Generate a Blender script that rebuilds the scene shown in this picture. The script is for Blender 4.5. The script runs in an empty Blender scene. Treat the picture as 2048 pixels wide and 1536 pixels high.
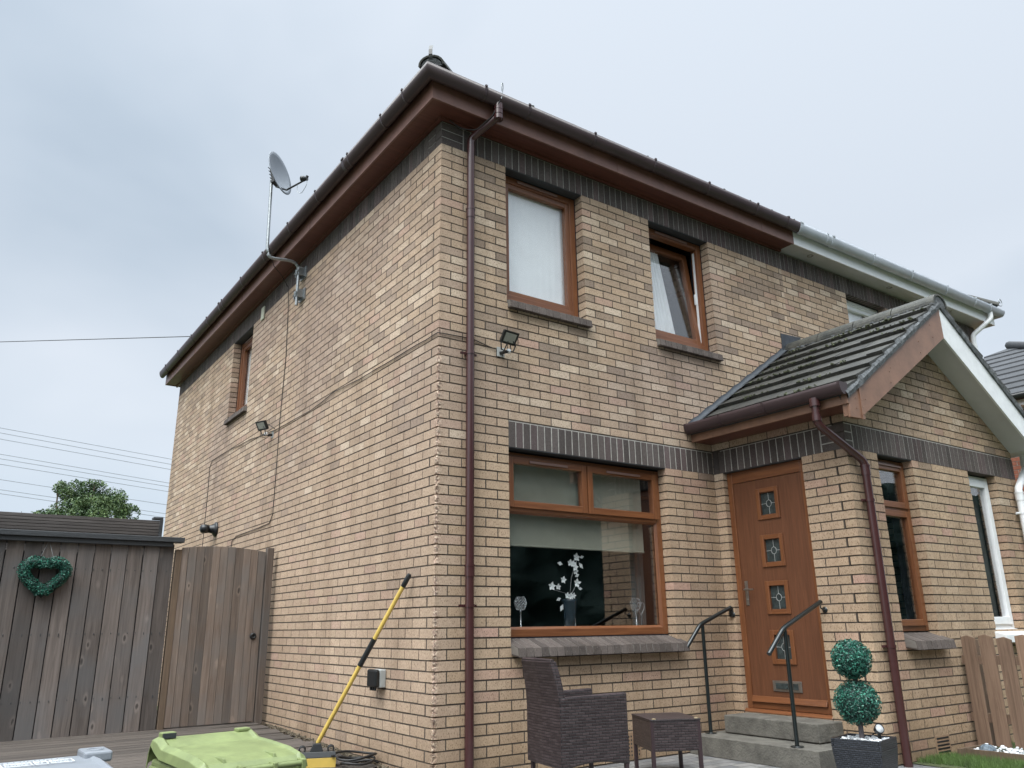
import bpy, math, random
from mathutils import Matrix, Vector, Euler, noise
R = math.radians
random.seed(7)
S = bpy.context.scene
COL = S.collection
# ------------------------------------------------------------------ camera, world, sun, exposure
cam = bpy.data.cameras.new('camera'); camo = bpy.data.objects.new('camera', cam); COL.objects.link(camo)
cam.sensor_width = 36; cam.lens = 36*1587.6/2048; cam.clip_end = 3000; cam.clip_start = .05
camo.location = (-2.9647, -5.2523, 1.0546)
camo.rotation_euler = (Matrix.Rotation(R(-35.028), 3, 'Z') @ Matrix.Rotation(R(107.029), 3, 'X') @ Matrix.Rotation(R(-.769), 3, 'Z')).to_euler()
S.camera = camo
SUN_EL, SUN_AZ = 52, 238      # azimuth measured clockwise from +Y
w = bpy.data.worlds.new('World'); S.world = w; w.use_nodes = True
nt = w.node_tree; nt.nodes.clear()
def N(t, typ, **k):
    n = t.nodes.new(typ)
    for a, b in k.items():
        if a == 'ins':
            for i, v in b.items(): n.inputs[i].default_value = v
        else: setattr(n, a, b)
    return n
def ramp(t, stops, fac=None, interp='LINEAR'):
    n = t.nodes.new('ShaderNodeValToRGB'); e = n.color_ramp.elements
    n.color_ramp.interpolation = interp
    while len(e) < len(stops): e.new(.5)
    for i, (p, c) in enumerate(stops):
        e[i].position = p; e[i].color = (*c, 1) if len(c) == 3 else c
    if fac is not None: t.links.new(fac, n.inputs[0])
    return n
L = nt.links.new
out = N(nt, 'ShaderNodeOutputWorld'); bg = N(nt, 'ShaderNodeBackground'); bg.inputs[1].default_value = .1
sky = N(nt, 'ShaderNodeTexSky'); sky.sky_type = 'NISHITA'; sky.sun_disc = False
sky.sun_elevation = R(SUN_EL); sky.sun_rotation = R(SUN_AZ)
tc = N(nt, 'ShaderNodeTexCoord'); sp = N(nt, 'ShaderNodeSeparateXYZ'); L(tc.outputs['Generated'], sp.inputs[0])
mp = N(nt, 'ShaderNodeMapping'); mp.inputs['Scale'].default_value = (1, 1, 2.2); mp.inputs['Location'].default_value = (3.1, .4, 1.7)
L(tc.outputs['Generated'], mp.inputs[0])
n1 = N(nt, 'ShaderNodeTexNoise', ins={'Scale': .9, 'Detail': 5, 'Roughness': .45, 'Distortion': .3}); L(mp.outputs[0], n1.inputs['Vector'])
cl = ramp(nt, [(.34, (3.25, 4.0, 4.85)), (.45, (4.4, 5.1, 5.9)), (.57, (5.6, 6.15, 6.85))], n1.outputs[0])
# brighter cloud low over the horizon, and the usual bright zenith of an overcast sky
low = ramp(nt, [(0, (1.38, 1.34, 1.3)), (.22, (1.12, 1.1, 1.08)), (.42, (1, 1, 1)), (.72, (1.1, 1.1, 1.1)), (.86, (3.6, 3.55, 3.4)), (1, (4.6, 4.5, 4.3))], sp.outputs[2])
mu = N(nt, 'ShaderNodeMix'); mu.data_type = 'RGBA'; mu.blend_type = 'MULTIPLY'; mu.inputs[0].default_value = 1
L(cl.outputs[0], mu.inputs[6])
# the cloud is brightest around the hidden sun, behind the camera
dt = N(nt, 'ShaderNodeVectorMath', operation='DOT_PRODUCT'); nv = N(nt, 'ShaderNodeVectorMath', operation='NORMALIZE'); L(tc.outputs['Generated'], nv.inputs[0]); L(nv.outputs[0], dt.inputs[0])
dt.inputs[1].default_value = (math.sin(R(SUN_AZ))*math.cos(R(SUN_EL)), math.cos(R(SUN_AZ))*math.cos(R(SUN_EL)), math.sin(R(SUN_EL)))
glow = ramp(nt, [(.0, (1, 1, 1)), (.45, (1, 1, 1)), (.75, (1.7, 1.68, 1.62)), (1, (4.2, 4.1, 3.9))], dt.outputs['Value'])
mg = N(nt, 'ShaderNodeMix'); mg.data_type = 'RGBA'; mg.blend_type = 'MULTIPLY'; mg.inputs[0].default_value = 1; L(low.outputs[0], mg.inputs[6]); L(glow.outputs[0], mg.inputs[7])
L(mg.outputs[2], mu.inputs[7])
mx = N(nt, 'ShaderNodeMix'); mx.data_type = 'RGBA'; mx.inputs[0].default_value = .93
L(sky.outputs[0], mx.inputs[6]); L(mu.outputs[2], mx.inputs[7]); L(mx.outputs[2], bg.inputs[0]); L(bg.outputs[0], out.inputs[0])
sun = bpy.data.lights.new('sun', 'SUN'); sun.energy = 1.5; sun.angle = R(35); sun.color = (1, .96, .9)
so = bpy.data.objects.new('sun', sun); COL.objects.link(so)
az = R(SUN_AZ); el = R(SUN_EL)
sd = Vector((math.sin(az)*math.cos(el), math.cos(az)*math.cos(el), math.sin(el)))
so.rotation_euler = sd.to_track_quat('Z', 'Y').to_euler()
S.view_settings.view_transform = 'Standard'; S.view_settings.look = 'None'; S.view_settings.exposure = 0.40; S.view_settings.gamma = 1
S.cycles.max_bounces = 6; S.cycles.transparent_max_bounces = 12
S.cycles.use_denoising = True

# ------------------------------------------------------------------ mesh helper
class MB:
    def __init__(s): s.v = []; s.f = []; s.c = []; s.mi = []; s.sm = []; s.M = Matrix.Identity(4); s.smooth = False; s.mat = 0
    def add(s, vs, fs, col=(0, 0, 0), smooth=None):
        b = len(s.v); s.v += [tuple(s.M @ Vector(p)) for p in vs]
        sm = s.smooth if smooth is None else smooth
        for f in fs:
            s.f.append([b+i for i in f]); s.c.append(col); s.mi.append(s.mat); s.sm.append(sm)
    def box(s, x0, x1, y0, y1, z0, z1, col=(0, 0, 0)):
        s.add([(x0,y0,z0),(x1,y0,z0),(x1,y1,z0),(x0,y1,z0),(x0,y0,z1),(x1,y0,z1),(x1,y1,z1),(x0,y1,z1)],
              [(0,3,2,1),(4,5,6,7),(0,1,5,4),(1,2,6,5),(2,3,7,6),(3,0,4,7)], col)
    def hexa(s, p, col=(0, 0, 0)):   # p: 4 bottom (ccw from above), 4 top
        s.add(p, [(0,3,2,1),(4,5,6,7),(0,1,5,4),(1,2,6,5),(2,3,7,6),(3,0,4,7)], col)
    def prism(s, poly, a, b, axis=1, col=(0, 0, 0)):   # extrude polygon (two coords) along axis from a to b
        n = len(poly)
        def P(q, t):
            return {0: (t, q[0], q[1]), 1: (q[0], t, q[1]), 2: (q[0], q[1], t)}[axis]
        vs = [P(q, a) for q in poly]+[P(q, b) for q in poly]
        fs = [tuple(range(n)), tuple(range(2*n-1, n-1, -1))]+[(i, i+n, (i+1) % n+n, (i+1) % n) for i in range(n)]
        s.add(vs, fs, col)
    def tube(s, path, r, n=8, col=(0, 0, 0), caps=True, smooth=True):
        path = [Vector(p) for p in path]; vs = []; fs = []; prev = None
        for i, p in enumerate(path):
            if i == 0: t = path[1]-p
            elif i == len(path)-1: t = p-path[i-1]
            else: t = (path[i+1]-p).normalized()+(p-path[i-1]).normalized()
            t.normalize()
            if prev is None:
                a = Vector((0, 0, 1)) if abs(t.z) < .9 else Vector((1, 0, 0)); u = t.cross(a).normalized()
            else: u = (prev-t*prev.dot(t)).normalized()
            prev = u; v = t.cross(u); rr = r[i] if isinstance(r, (list, tuple)) else r
            for k in range(n):
                a = 2*math.pi*k/n; vs.append(p+(u*math.cos(a)+v*math.sin(a))*rr)
        for i in range(len(path)-1):
            for k in range(n): fs.append((i*n+k, i*n+(k+1) % n, (i+1)*n+(k+1) % n, (i+1)*n+k))
        s.add(vs, fs, col, smooth)
        if caps:
            b = len(vs); s.add(vs[:n], [tuple(range(n-1, -1, -1))], col, False); s.add(vs[-n:], [tuple(range(n))], col, False)
    def lathe(s, prof, c=(0, 0, 0), n=20, col=(0, 0, 0), ax=None, smooth=True):
        q = Matrix.Identity(3) if ax is None else Vector(ax).to_track_quat('Z', 'Y').to_matrix()
        vs = []; m = len(prof)
        for k in range(n):
            a = 2*math.pi*k/n
            for r_, z in prof: vs.append(Vector(c)+q @ Vector((r_*math.cos(a), r_*math.sin(a), z)))
        fs = [(k*m+i, ((k+1) % n)*m+i, ((k+1) % n)*m+i+1, k*m+i+1) for k in range(n) for i in range(m-1)]
        s.add(vs, fs, col, smooth)
    def sweep(s, prof, path, closed=False, col=(0, 0, 0), smooth=False):   # prof: (outward, z) pairs; path: list of (x,y,nx,ny)
        m = len(prof); vs = [(x+nx*o, y+ny*o, z) for (x, y, nx, ny) in path for (o, z) in prof]; fs = []
        for i in range(len(path)-1):
            for k in range(m if closed else m-1):
                k2 = (k+1) % m; fs.append((i*m+k, (i+1)*m+k, (i+1)*m+k2, i*m+k2))
        s.add(vs, fs, col, smooth)
        if closed: s.add(vs[:m], [tuple(range(m))], col, False); s.add(vs[-m:], [tuple(range(m-1, -1, -1))], col, False)
    def build(s, name, mats, parent=None, bevel=0, seg=2, loc=None, rotz=0):
        me = bpy.data.meshes.new(name)
        me.from_pydata([tuple(v) for v in s.v], [], s.f)
        for m in (mats if isinstance(mats, (list, tuple)) else [mats]): me.materials.append(m)
        me.polygons.foreach_set('material_index', s.mi); me.polygons.foreach_set('use_smooth', s.sm)
        a = me.attributes.new('tint', 'FLOAT_VECTOR', 'FACE'); a.data.foreach_set('vector', [x for c in s.c for x in c])
        me.update(); o = bpy.data.objects.new(name, me); COL.objects.link(o)
        if parent: o.parent = parent
        if bevel:
            b = o.modifiers.new('bevel', 'BEVEL'); b.width = bevel; b.segments = seg; b.limit_method = 'ANGLE'; b.angle_limit = R(40)
        if loc: o.location = loc; o.rotation_euler.z = rotz
        return o
def thing(name, label, cat, loc=(0, 0, 0), group=None, rotz=0):
    o = bpy.data.objects.new(name, None); COL.objects.link(o); o.location = loc; o.rotation_euler.z = rotz
    o.empty_display_size = .1; o['label'] = label; o['category'] = cat
    if group: o['group'] = group
    return o
def tag(o, label, cat, group=None):
    o['label'] = label; o['category'] = cat
    if group: o['group'] = group
    return o
def kind(o, k='structure'): o['kind'] = k; return o
def copytree(o, parent=None):
    c = o.copy(); COL.objects.link(c)
    if parent: c.parent = parent
    for ch in list(o.children): copytree(ch, c)
    return c
def TR(x=0, y=0, z=0, rz=0, rx=0, ry=0):
    return Matrix.Translation((x, y, z)) @ Matrix.Rotation(rz, 4, 'Z') @ Matrix.Rotation(ry, 4, 'Y') @ Matrix.Rotation(rx, 4, 'X')
def rnd(a, b): return random.uniform(a, b)

# ------------------------------------------------------------------ materials
MATS = {}
def mat(name):
    m = bpy.data.materials.new(name); m.use_nodes = True; t = m.node_tree
    b = t.nodes['Principled BSDF']; MATS[name] = m
    return m, t, b
def P(name, col, rough=.6, metal=0, var=.12, scale=12, bump=.1, bscale=80, spec=.5, stretch=(1, 1, 1), coat=0):
    """plain material with mild procedural mottling and bump"""
    m, t, b = mat(name); L = t.links.new
    tc = N(t, 'ShaderNodeTexCoord'); mp = N(t, 'ShaderNodeMapping'); mp.inputs['Scale'].default_value = stretch; L(tc.outputs['Object'], mp.inputs[0])
    n = N(t, 'ShaderNodeTexNoise', ins={'Scale': scale, 'Detail': 6, 'Roughness': .65}); L(mp.outputs[0], n.inputs['Vector'])
    lo = tuple(c*(1-var) for c in col); hi = tuple(min(1, c*(1+var)) for c in col)
    r = ramp(t, [(.3, lo), (.7, hi)], n.outputs[0]); L(r.outputs[0], b.inputs['Base Color'])
    b.inputs['Roughness'].default_value = rough; b.inputs['Metallic'].default_value = metal
    b.inputs['Specular IOR Level'].default_value = spec
    if coat: b.inputs['Coat Weight'].default_value = coat; b.inputs['Coat Roughness'].default_value = .2
    if bump:
        n2 = N(t, 'ShaderNodeTexNoise', ins={'Scale': bscale, 'Detail': 4}); L(mp.outputs[0], n2.inputs['Vector'])
        bp = N(t, 'ShaderNodeBump', ins={'Strength': bump, 'Distance': .01}); L(n2.outputs[0], bp.inputs['Height']); L(bp.outputs[0], b.inputs['Normal'])
    return m
def mixc(t, fac, a, b, blend='MIX'):
    n = N(t, 'ShaderNodeMix'); n.data_type = 'RGBA'; n.blend_type = blend
    for i, v in ((0, fac), (6, a), (7, b)):
        if hasattr(v, 'links'): t.links.new(v, n.inputs[i])
        elif i == 0: n.inputs[0].default_value = v
        else: n.inputs[i].default_value = (*v, 1)
    return n.outputs[2]
# brick: the colour of each brick is stored per face, flecks and drag marks are procedural
def brickmat(name, fleck=(.13, .085, .05), rough=.85, fl=.75, bumps=.5):
    m, t, b = mat(name); L = t.links.new
    at = N(t, 'ShaderNodeAttribute', attribute_name='tint'); tc = N(t, 'ShaderNodeTexCoord')
    mp = N(t, 'ShaderNodeMapping'); mp.inputs['Scale'].default_value = (1, 1, .42); L(tc.outputs['Object'], mp.inputs[0])
    n = N(t, 'ShaderNodeTexNoise', ins={'Scale': 150, 'Detail': 3, 'Roughness': .7}); L(mp.outputs[0], n.inputs['Vector'])
    n2 = N(t, 'ShaderNodeTexNoise', ins={'Scale': 34, 'Detail': 5, 'Roughness': .7}); L(tc.outputs['Object'], n2.inputs['Vector'])
    n3 = N(t, 'ShaderNodeTexNoise', ins={'Scale': .9, 'Detail': 5, 'Roughness': .6}); L(tc.outputs['Object'], n3.inputs['Vector'])
    ms = N(t, 'ShaderNodeMapping'); ms.inputs['Scale'].default_value = (2.2, 2.2, .22); L(tc.outputs['Object'], ms.inputs[0])
    ns = N(t, 'ShaderNodeTexNoise', ins={'Scale': 1.6, 'Detail': 6, 'Roughness': .62}); L(ms.outputs[0], ns.inputs['Vector'])
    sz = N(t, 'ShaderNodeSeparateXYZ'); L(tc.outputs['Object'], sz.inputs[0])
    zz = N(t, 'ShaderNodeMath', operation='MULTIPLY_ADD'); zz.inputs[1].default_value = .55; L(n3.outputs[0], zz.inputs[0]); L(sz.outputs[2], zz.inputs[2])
    f = ramp(t, [(.53, (0, 0, 0)), (.63, (fl, fl, fl))], n.outputs[0])
    base = mixc(t, 1, at.outputs['Color'], ramp(t, [(.25, (.84, .83, .82)), (.75, (1.14, 1.15, 1.16))], n2.outputs[0]).outputs[0], 'MULTIPLY')
    base = mixc(t, 1, base, ramp(t, [(.3, (.88, .86, .85)), (.7, (1.08, 1.08, 1.08))], n3.outputs[0]).outputs[0], 'MULTIPLY')
    base = mixc(t, 1, base, ramp(t, [(.30, (.80, .78, .76)), (.5, (1, 1, 1)), (.72, (1.07, 1.07, 1.08))], ns.outputs[0]).outputs[0], 'MULTIPLY')
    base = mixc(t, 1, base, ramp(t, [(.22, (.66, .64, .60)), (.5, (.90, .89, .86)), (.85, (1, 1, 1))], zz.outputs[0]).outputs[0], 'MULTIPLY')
    base = mixc(t, f.outputs[0], base, fleck)
    n4 = N(t, 'ShaderNodeTexNoise', ins={'Scale': 210, 'Detail': 1}); L(tc.outputs['Object'], n4.inputs['Vector'])
    base = mixc(t, ramp(t, [(.70, (0, 0, 0)), (.76, (.5, .5, .5))], n4.outputs[0]).outputs[0], base, (.55, .5, .42))
    L(base, b.inputs['Base Color']); b.inputs['Roughness'].default_value = rough; b.inputs['Specular IOR Level'].default_value = .25
    bp = N(t, 'ShaderNodeBump', ins={'Strength': bumps, 'Distance': .004}); L(n.outputs[0], bp.inputs['Height']); bp.invert = True; L(bp.outputs[0], b.inputs['Normal'])
    return m
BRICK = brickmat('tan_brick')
DARKB = brickmat('dark_brick', fleck=(.03, .025, .025), fl=.5)
MORTAR = P('mortar', (.062, .048, .038), .95, bump=.5, var=.3, scale=30)
LMORTAR = P('pale_mortar', (.36, .34, .31), .95, bump=.5, var=.25, scale=30)
def woodgrain(name, c1, c2, rough=.35, axis=2, scale=1., coat=.15, tintamt=0, knots=0, bump=.15, grey=None):
    """printed or real timber grain running along one axis"""
    m, t, b = mat(name); L = t.links.new
    tc = N(t, 'ShaderNodeTexCoord'); mp = N(t, 'ShaderNodeMapping'); s = [26*scale]*3; s[axis] = 1.3*scale; mp.inputs['Scale'].default_value = s
    at = N(t, 'ShaderNodeAttribute', attribute_name='tint'); sepa = N(t, 'ShaderNodeSeparateXYZ'); L(at.outputs['Vector'], sepa.inputs[0])
    off = N(t, 'ShaderNodeVectorMath', operation='SCALE'); off.inputs[3].default_value = 13.7; L(at.outputs['Vector'], off.inputs[0])
    ad = N(t, 'ShaderNodeVectorMath', operation='ADD'); L(tc.outputs['Object'], ad.inputs[0]); L(off.outputs[0], ad.inputs[1])
    L(ad.outputs[0], mp.inputs[0])
    n = N(t, 'ShaderNodeTexNoise', ins={'Scale': 1.6, 'Detail': 6, 'Roughness': .65, 'Distortion': .6}); L(mp.outputs[0], n.inputs['Vector'])
    c = ramp(t, [(.3, c1), (.7, c2)], n.outputs[0]).outputs[0]
    hgt = n.outputs[0]
    if grey:
        n3 = N(t, 'ShaderNodeTexNoise', ins={'Scale': 2.2, 'Detail': 4}); L(ad.outputs[0], n3.inputs['Vector'])
        c = mixc(t, ramp(t, [(.42, (0, 0, 0)), (.66, (.8, .8, .8))], n3.outputs[0]).outputs[0], c, grey)
    if knots:
        mk = N(t, 'ShaderNodeMapping'); sk = [7.5]*3; sk[axis] = 3.2; mk.inputs['Scale'].default_value = sk; L(ad.outputs[0], mk.inputs[0])
        nw = N(t, 'ShaderNodeTexNoise', ins={'Scale': 5., 'Detail': 2}); L(mk.outputs[0], nw.inputs['Vector'])
        am = N(t, 'ShaderNodeMix'); am.data_type = 'VECTOR'; am.inputs[0].default_value = .12; L(mk.outputs[0], am.inputs[4]); L(nw.outputs['Color'], am.inputs[5])
        vo = N(t, 'ShaderNodeTexVoronoi', ins={'Scale': 1.0, 'Randomness': 1.}); L(am.outputs[1], vo.inputs['Vector'])
        k = ramp(t, [(.0, (.9, .9, .9)), (.06, (.65, .65, .65)), (.10, (.0, .0, .0))], vo.outputs['Distance'])
        ring = ramp(t, [(.05, (0, 0, 0)), (.09, (.4, .4, .4)), (.19, (0, 0, 0))], vo.outputs['Distance'])
        c = mixc(t, ring.outputs[0], c, tuple(min(1, x*1.7) for x in c2)); c = mixc(t, k.outputs[0], c, tuple(x*.38 for x in c1))
    if tintamt:
        mr = N(t, 'ShaderNodeMapRange', ins={1: 0, 2: 1, 3: 1-tintamt, 4: 1+tintamt}); L(sepa.outputs[0], mr.inputs[0])
        mm = N(t, 'ShaderNodeVectorMath', operation='SCALE'); L(c, mm.inputs[0]); L(mr.outputs[0], mm.inputs[3]); c = mm.outputs[0]
    L(c, b.inputs['Base Color']); b.inputs['Roughness'].default_value = rough; b.inputs['Coat Weight'].default_value = coat; b.inputs['Coat Roughness'].default_value = .25
    bp = N(t, 'ShaderNodeBump', ins={'Strength': bump, 'Distance': .004}); L(hgt, bp.inputs['Height']); L(bp.outputs[0], b.inputs['Normal'])
    return m
OAKV = woodgrain('golden_oak_upright', (.115, .040, .016), (.215, .082, .032), axis=2)
OAKX = woodgrain('golden_oak_across', (.115, .040, .016), (.215, .082, .032), axis=0)
OAKY = woodgrain('golden_oak_deep', (.115, .040, .016), (.215, .082, .032), axis=1)
DOORM = woodgrain('oak_door_leaf', (.095, .036, .017), (.15, .060, .029), axis=2, rough=.42, scale=1.3, coat=.05)
ROSEX = woodgrain('rosewood_across', (.085, .028, .020), (.15, .052, .036), axis=0, rough=.45)
ROSEY = woodgrain('rosewood_deep', (.085, .028, .020), (.15, .052, .036), axis=1, rough=.45)
ROSEP = P('rosewood_porch_board', (.21, .112, .072), .42, var=.22, scale=6, bump=.04)
FENCEW = woodgrain('weathered_fence_boards', (.072, .058, .051), (.155, .128, .114), rough=.85, coat=0, tintamt=.38, knots=1, bump=.5, grey=(.105, .10, .10))
GATEW = woodgrain('weathered_gate_boards', (.095, .068, .052), (.20, .152, .122), rough=.85, coat=0, tintamt=.3, knots=1, bump=.5, grey=(.13, .115, .105))
POSTW = woodgrain('orange_post_timber', (.085, .060, .040), (.15, .10, .065), rough=.8, coat=0, bump=.4)
PICKW = woodgrain('picket_timber', (.15, .09, .058), (.29, .185, .125), rough=.8, coat=0, tintamt=.3, knots=1, bump=.4)
DECKW = woodgrain('decking_timber', (.045, .037, .032), (.115, .095, .082), rough=.85, axis=0, coat=0, tintamt=.35, bump=.6)
SHEDW = woodgrain('grooved_boards', (.075, .066, .062), (.15, .135, .128), rough=.85, axis=0, coat=0, tintamt=.25, bump=.4)
CAPW = P('dark_stained_rail', (.035, .038, .042), .6, var=.3, scale=8, bump=.3, bscale=60, stretch=(.2, 1, 1))
GUT = P('brown_gutter_plastic', (.042, .026, .028), .42, var=.14, scale=5, bump=.04)
PIPE = P('brown_pipe_plastic', (.050, .018, .018), .25, var=.08, bump=.02, coat=.3)
WHITE = P('white_upvc', (.78, .79, .80), .3, var=.04, bump=.02)
WHITED = P('weathered_white_board', (.74, .75, .76), .45, var=.08, scale=9, bump=.1, stretch=(1, 1, 1))
WGUT = P('grey_white_gutter', (.43, .46, .50), .35, var=.1, scale=6, bump=.02)
WSOF = P('pale_soffit_board', (.50, .50, .51), .5, var=.08, scale=3, bump=.03)
BLACKP = P('black_plastic', (.012, .013, .014), .4, var=.1, bump=.05)
GREYP = P('grey_plastic', (.36, .37, .36), .5, var=.08, bump=.05)
GALV = P('galvanised_steel', (.30, .32, .33), .42, metal=.7, var=.2, scale=30, bump=.05)
DISHM = P('dish_grey_paint', (.20, .22, .25), .5, var=.05, scale=9, bump=.02)
RAILM = P('black_green_paint', (.006, .010, .011), .28, var=.1, bump=.02, coat=.4)
YELP = P('yellow_paint', (.60, .42, .10), .35, var=.1, scale=6, bump=.02)
CONC = P('step_concrete', (.115, .107, .092), .9, var=.35, scale=9, bump=.6, bscale=60)
LEAD = P('lead_flashing', (.042, .048, .057), .5, metal=.2, var=.35, scale=8, bump=.35, bscale=12)
VMORT = P('verge_mortar', (.10, .105, .11), .95, var=.55, scale=24, bump=1, bscale=40)
P('sill_mortar', (.16, .145, .13), .95, bump=.3)
SILLB = brickmat('sill_brick', fleck=(.035, .03, .03), fl=.5)
CURT = P('net_curtain', (.90, .93, .94), .8, var=.05, scale=3, bump=0)
BLIND = P('roller_blind_cloth', (.28, .285, .23), .8, var=.05, bump=.1, bscale=400)
DARKI = P('dark_room_navy', (.008, .011, .02), .9, var=.1, bump=0)  # near-black lining: the gloom of unlit rooms is put into the colour
PLAST = P('drape_cloth', (.10, .11, .105), .9, var=.05, bump=0)
LEAFA = P('artificial_leaf', (.010, .075, .052), .35, var=.6, scale=60, bump=0)
LEAFB = P('artificial_leaf_pale', (.045, .20, .14), .35, var=.4, scale=60, bump=0)
LEAFC = P('artificial_leaf_core', (.004, .022, .017), .8, var=.3, bump=0)
BARK = P('bark', (.09, .065, .045), .9, var=.3, scale=20, bump=.6)
TREEA = P('tree_leaf', (.045, .085, .028), .6, var=.4, scale=3, bump=0)
TREEB = P('tree_leaf_light', (.10, .15, .05), .6, var=.4, scale=3, bump=0)
GRASSM = P('grass_blade', (.075, .13, .03), .7, var=.5, scale=9, bump=0)
SOIL = P('soil_lawn', (.05, .062, .022), .95, var=.4, scale=18, bump=.6)
ROAD = P('driveway_asphalt', (.06, .06, .06), .95, var=.3, scale=30, bump=.5)
PEB = P('white_pebble', (.62, .64, .66), .6, var=.12, scale=14, bump=.1)
SILVER = P('silver_crystal', (.55, .57, .58), .18, metal=.75, var=.2, scale=90, bump=.3, bscale=120)
CHROME = P('brushed_steel', (.32, .30, .28), .3, metal=.85, var=.2, scale=20, bump=.05)
VENTM = P('vent_plastic', (.20, .12, .10), .4, var=.05, bump=0)
PETAL = P('white_petal', (.72, .76, .76), .6, var=.15, scale=40, bump=.1)
VASEM = P('dark_glazed_vase', (.02, .035, .05), .2, var=.2, bump=0, coat=.4)
LAMPG = P('lamp_glass', (.30, .31, .27), .15, var=.15, scale=20, bump=0)
REDB = brickmat('red_brick', fleck=(.12, .05, .03), fl=.4)
BING = P('green_bin_plastic', (.165, .20, .080), .5, var=.22, scale=9, bump=.12, bscale=60)
BINK = P('grey_bin_plastic', (.20, .215, .24), .4, var=.1, scale=5, bump=.08, bscale=60)
BIND = P('dark_bin_plastic', (.03, .033, .04), .45, var=.1, bump=.05)
CABLE = P('black_cable', (.010, .009, .009), .55, var=.1, bump=0)
WIREM = P('power_wire', (.22, .24, .27), .6, var=.05, bump=0)
def tilemat(name, c1, c2, moss=(.16, .17, .13)):
    m, t, b = mat(name); L = t.links.new
    tc = N(t, 'ShaderNodeTexCoord'); at = N(t, 'ShaderNodeAttribute', attribute_name='tint'); sepa = N(t, 'ShaderNodeSeparateXYZ'); L(at.outputs['Vector'], sepa.inputs[0])
    n = N(t, 'ShaderNodeTexNoise', ins={'Scale': 7, 'Detail': 8, 'Roughness': .75}); L(tc.outputs['Object'], n.inputs['Vector'])
    n2 = N(t, 'ShaderNodeTexNoise', ins={'Scale': 45, 'Detail': 5, 'Roughness': .7}); L(tc.outputs['Object'], n2.inputs['Vector'])
    c = ramp(t, [(.32, c1), (.68, c2)], n.outputs[0]).outputs[0]
    c = mixc(t, ramp(t, [(.58, (0, 0, 0)), (.72, (.8, .8, .8))], n2.outputs[0]).outputs[0], c, moss)
    mr = N(t, 'ShaderNodeMapRange', ins={1: 0, 2: 1, 3: .75, 4: 1.25}); L(sepa.outputs[0], mr.inputs[0])
    mm = N(t, 'ShaderNodeVectorMath', operation='SCALE'); L(c, mm.inputs[0]); L(mr.outputs[0], mm.inputs[3])
    L(mm.outputs[0], b.inputs['Base Color']); b.inputs['Roughness'].default_value = .62
    bp = N(t, 'ShaderNodeBump', ins={'Strength': .6, 'Distance': .008}); L(n2.outputs[0], bp.inputs['Height']); L(bp.outputs[0], b.inputs['Normal'])
    return m
TILE = tilemat('grey_roof_tile', (.017, .017, .016), (.060, .058, .051), (.13, .125, .09))
RTILE = tilemat('ridge_tile_cement', (.016, .018, .018), (.085, .082, .068), (.16, .15, .11))
FTILE = tilemat('far_roof_tile', (.022, .024, .028), (.048, .05, .056), (.07, .07, .065))
def wicker(name, c1, c2, sx=19, sz=58):
    m, t, b = mat(name); L = t.links.new
    tc = N(t, 'ShaderNodeTexCoord'); sp = N(t, 'ShaderNodeSeparateXYZ'); L(tc.outputs['Object'], sp.inputs[0])
    ad = N(t, 'ShaderNodeMath', operation='ADD'); L(sp.outputs[0], ad.inputs[0]); L(sp.outputs[1], ad.inputs[1])
    cb = N(t, 'ShaderNodeCombineXYZ'); L(ad.outputs[0], cb.inputs[0]); L(sp.outputs[2], cb.inputs[1])
    br = N(t, 'ShaderNodeTexBrick', ins={'Color1': (*c1, 1), 'Color2': (*c2, 1), 'Mortar': (.004, .003, .004, 1), 'Scale': 1., 'Mortar Size': .0026, 'Mortar Smooth': .6, 'Brick Width': 1/sx, 'Row Height': 1/sz})
    L(cb.outputs[0], br.inputs['Vector'])
    n = N(t, 'ShaderNodeTexNoise', ins={'Scale': 300, 'Detail': 2}); L(tc.outputs['Object'], n.inputs['Vector'])
    L(mixc(t, 1, br.outputs[0], ramp(t, [(.3, (.7, .7, .7)), (.7, (1.4, 1.4, 1.4))], n.outputs[0]).outputs[0], 'MULTIPLY'), b.inputs['Base Color'])
    b.inputs['Roughness'].default_value = .42
    bp = N(t, 'ShaderNodeBump', ins={'Strength': .9, 'Distance': .003}); bp.invert = True; L(br.outputs['Fac'], bp.inputs['Height']); L(bp.outputs[0], b.inputs['Normal'])
    return m
RATT = wicker('brown_rattan', (.024, .015, .016), (.052, .037, .038))
RATK = wicker('black_rattan', (.012, .015, .021), (.028, .032, .042), 36, 80)
RATF = P('brown_rattan_frame', (.034, .020, .023), .4, var=.2, scale=60, bump=.2, bscale=150)
def pavemat():
    m, t, b = mat('paving_blocks'); L = t.links.new
    tc = N(t, 'ShaderNodeTexCoord')
    br = N(t, 'ShaderNodeTexBrick', ins={'Color1': (.20, .19, .18, 1), 'Color2': (.115, .115, .12, 1), 'Mortar': (.05, .048, .042, 1), 'Scale': 1., 'Mortar Size': .004, 'Brick Width': .21, 'Row Height': .105})
    L(tc.outputs['Object'], br.inputs['Vector'])
    n = N(t, 'ShaderNodeTexNoise', ins={'Scale': 6, 'Detail': 8, 'Roughness': .7}); L(tc.outputs['Object'], n.inputs['Vector'])
    L(mixc(t, 1, br.outputs[0], ramp(t, [(.3, (.6, .6, .6)), (.7, (1.5, 1.5, 1.5))], n.outputs[0]).outputs[0], 'MULTIPLY'), b.inputs['Base Color'])
    b.inputs['Roughness'].default_value = .8
    bp = N(t, 'ShaderNodeBump', ins={'Strength': .6, 'Distance': .004}); bp.invert = True; L(br.outputs['Fac'], bp.inputs['Height']); L(bp.outputs[0], b.inputs['Normal'])
    return m
PAVE = pavemat()
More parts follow.
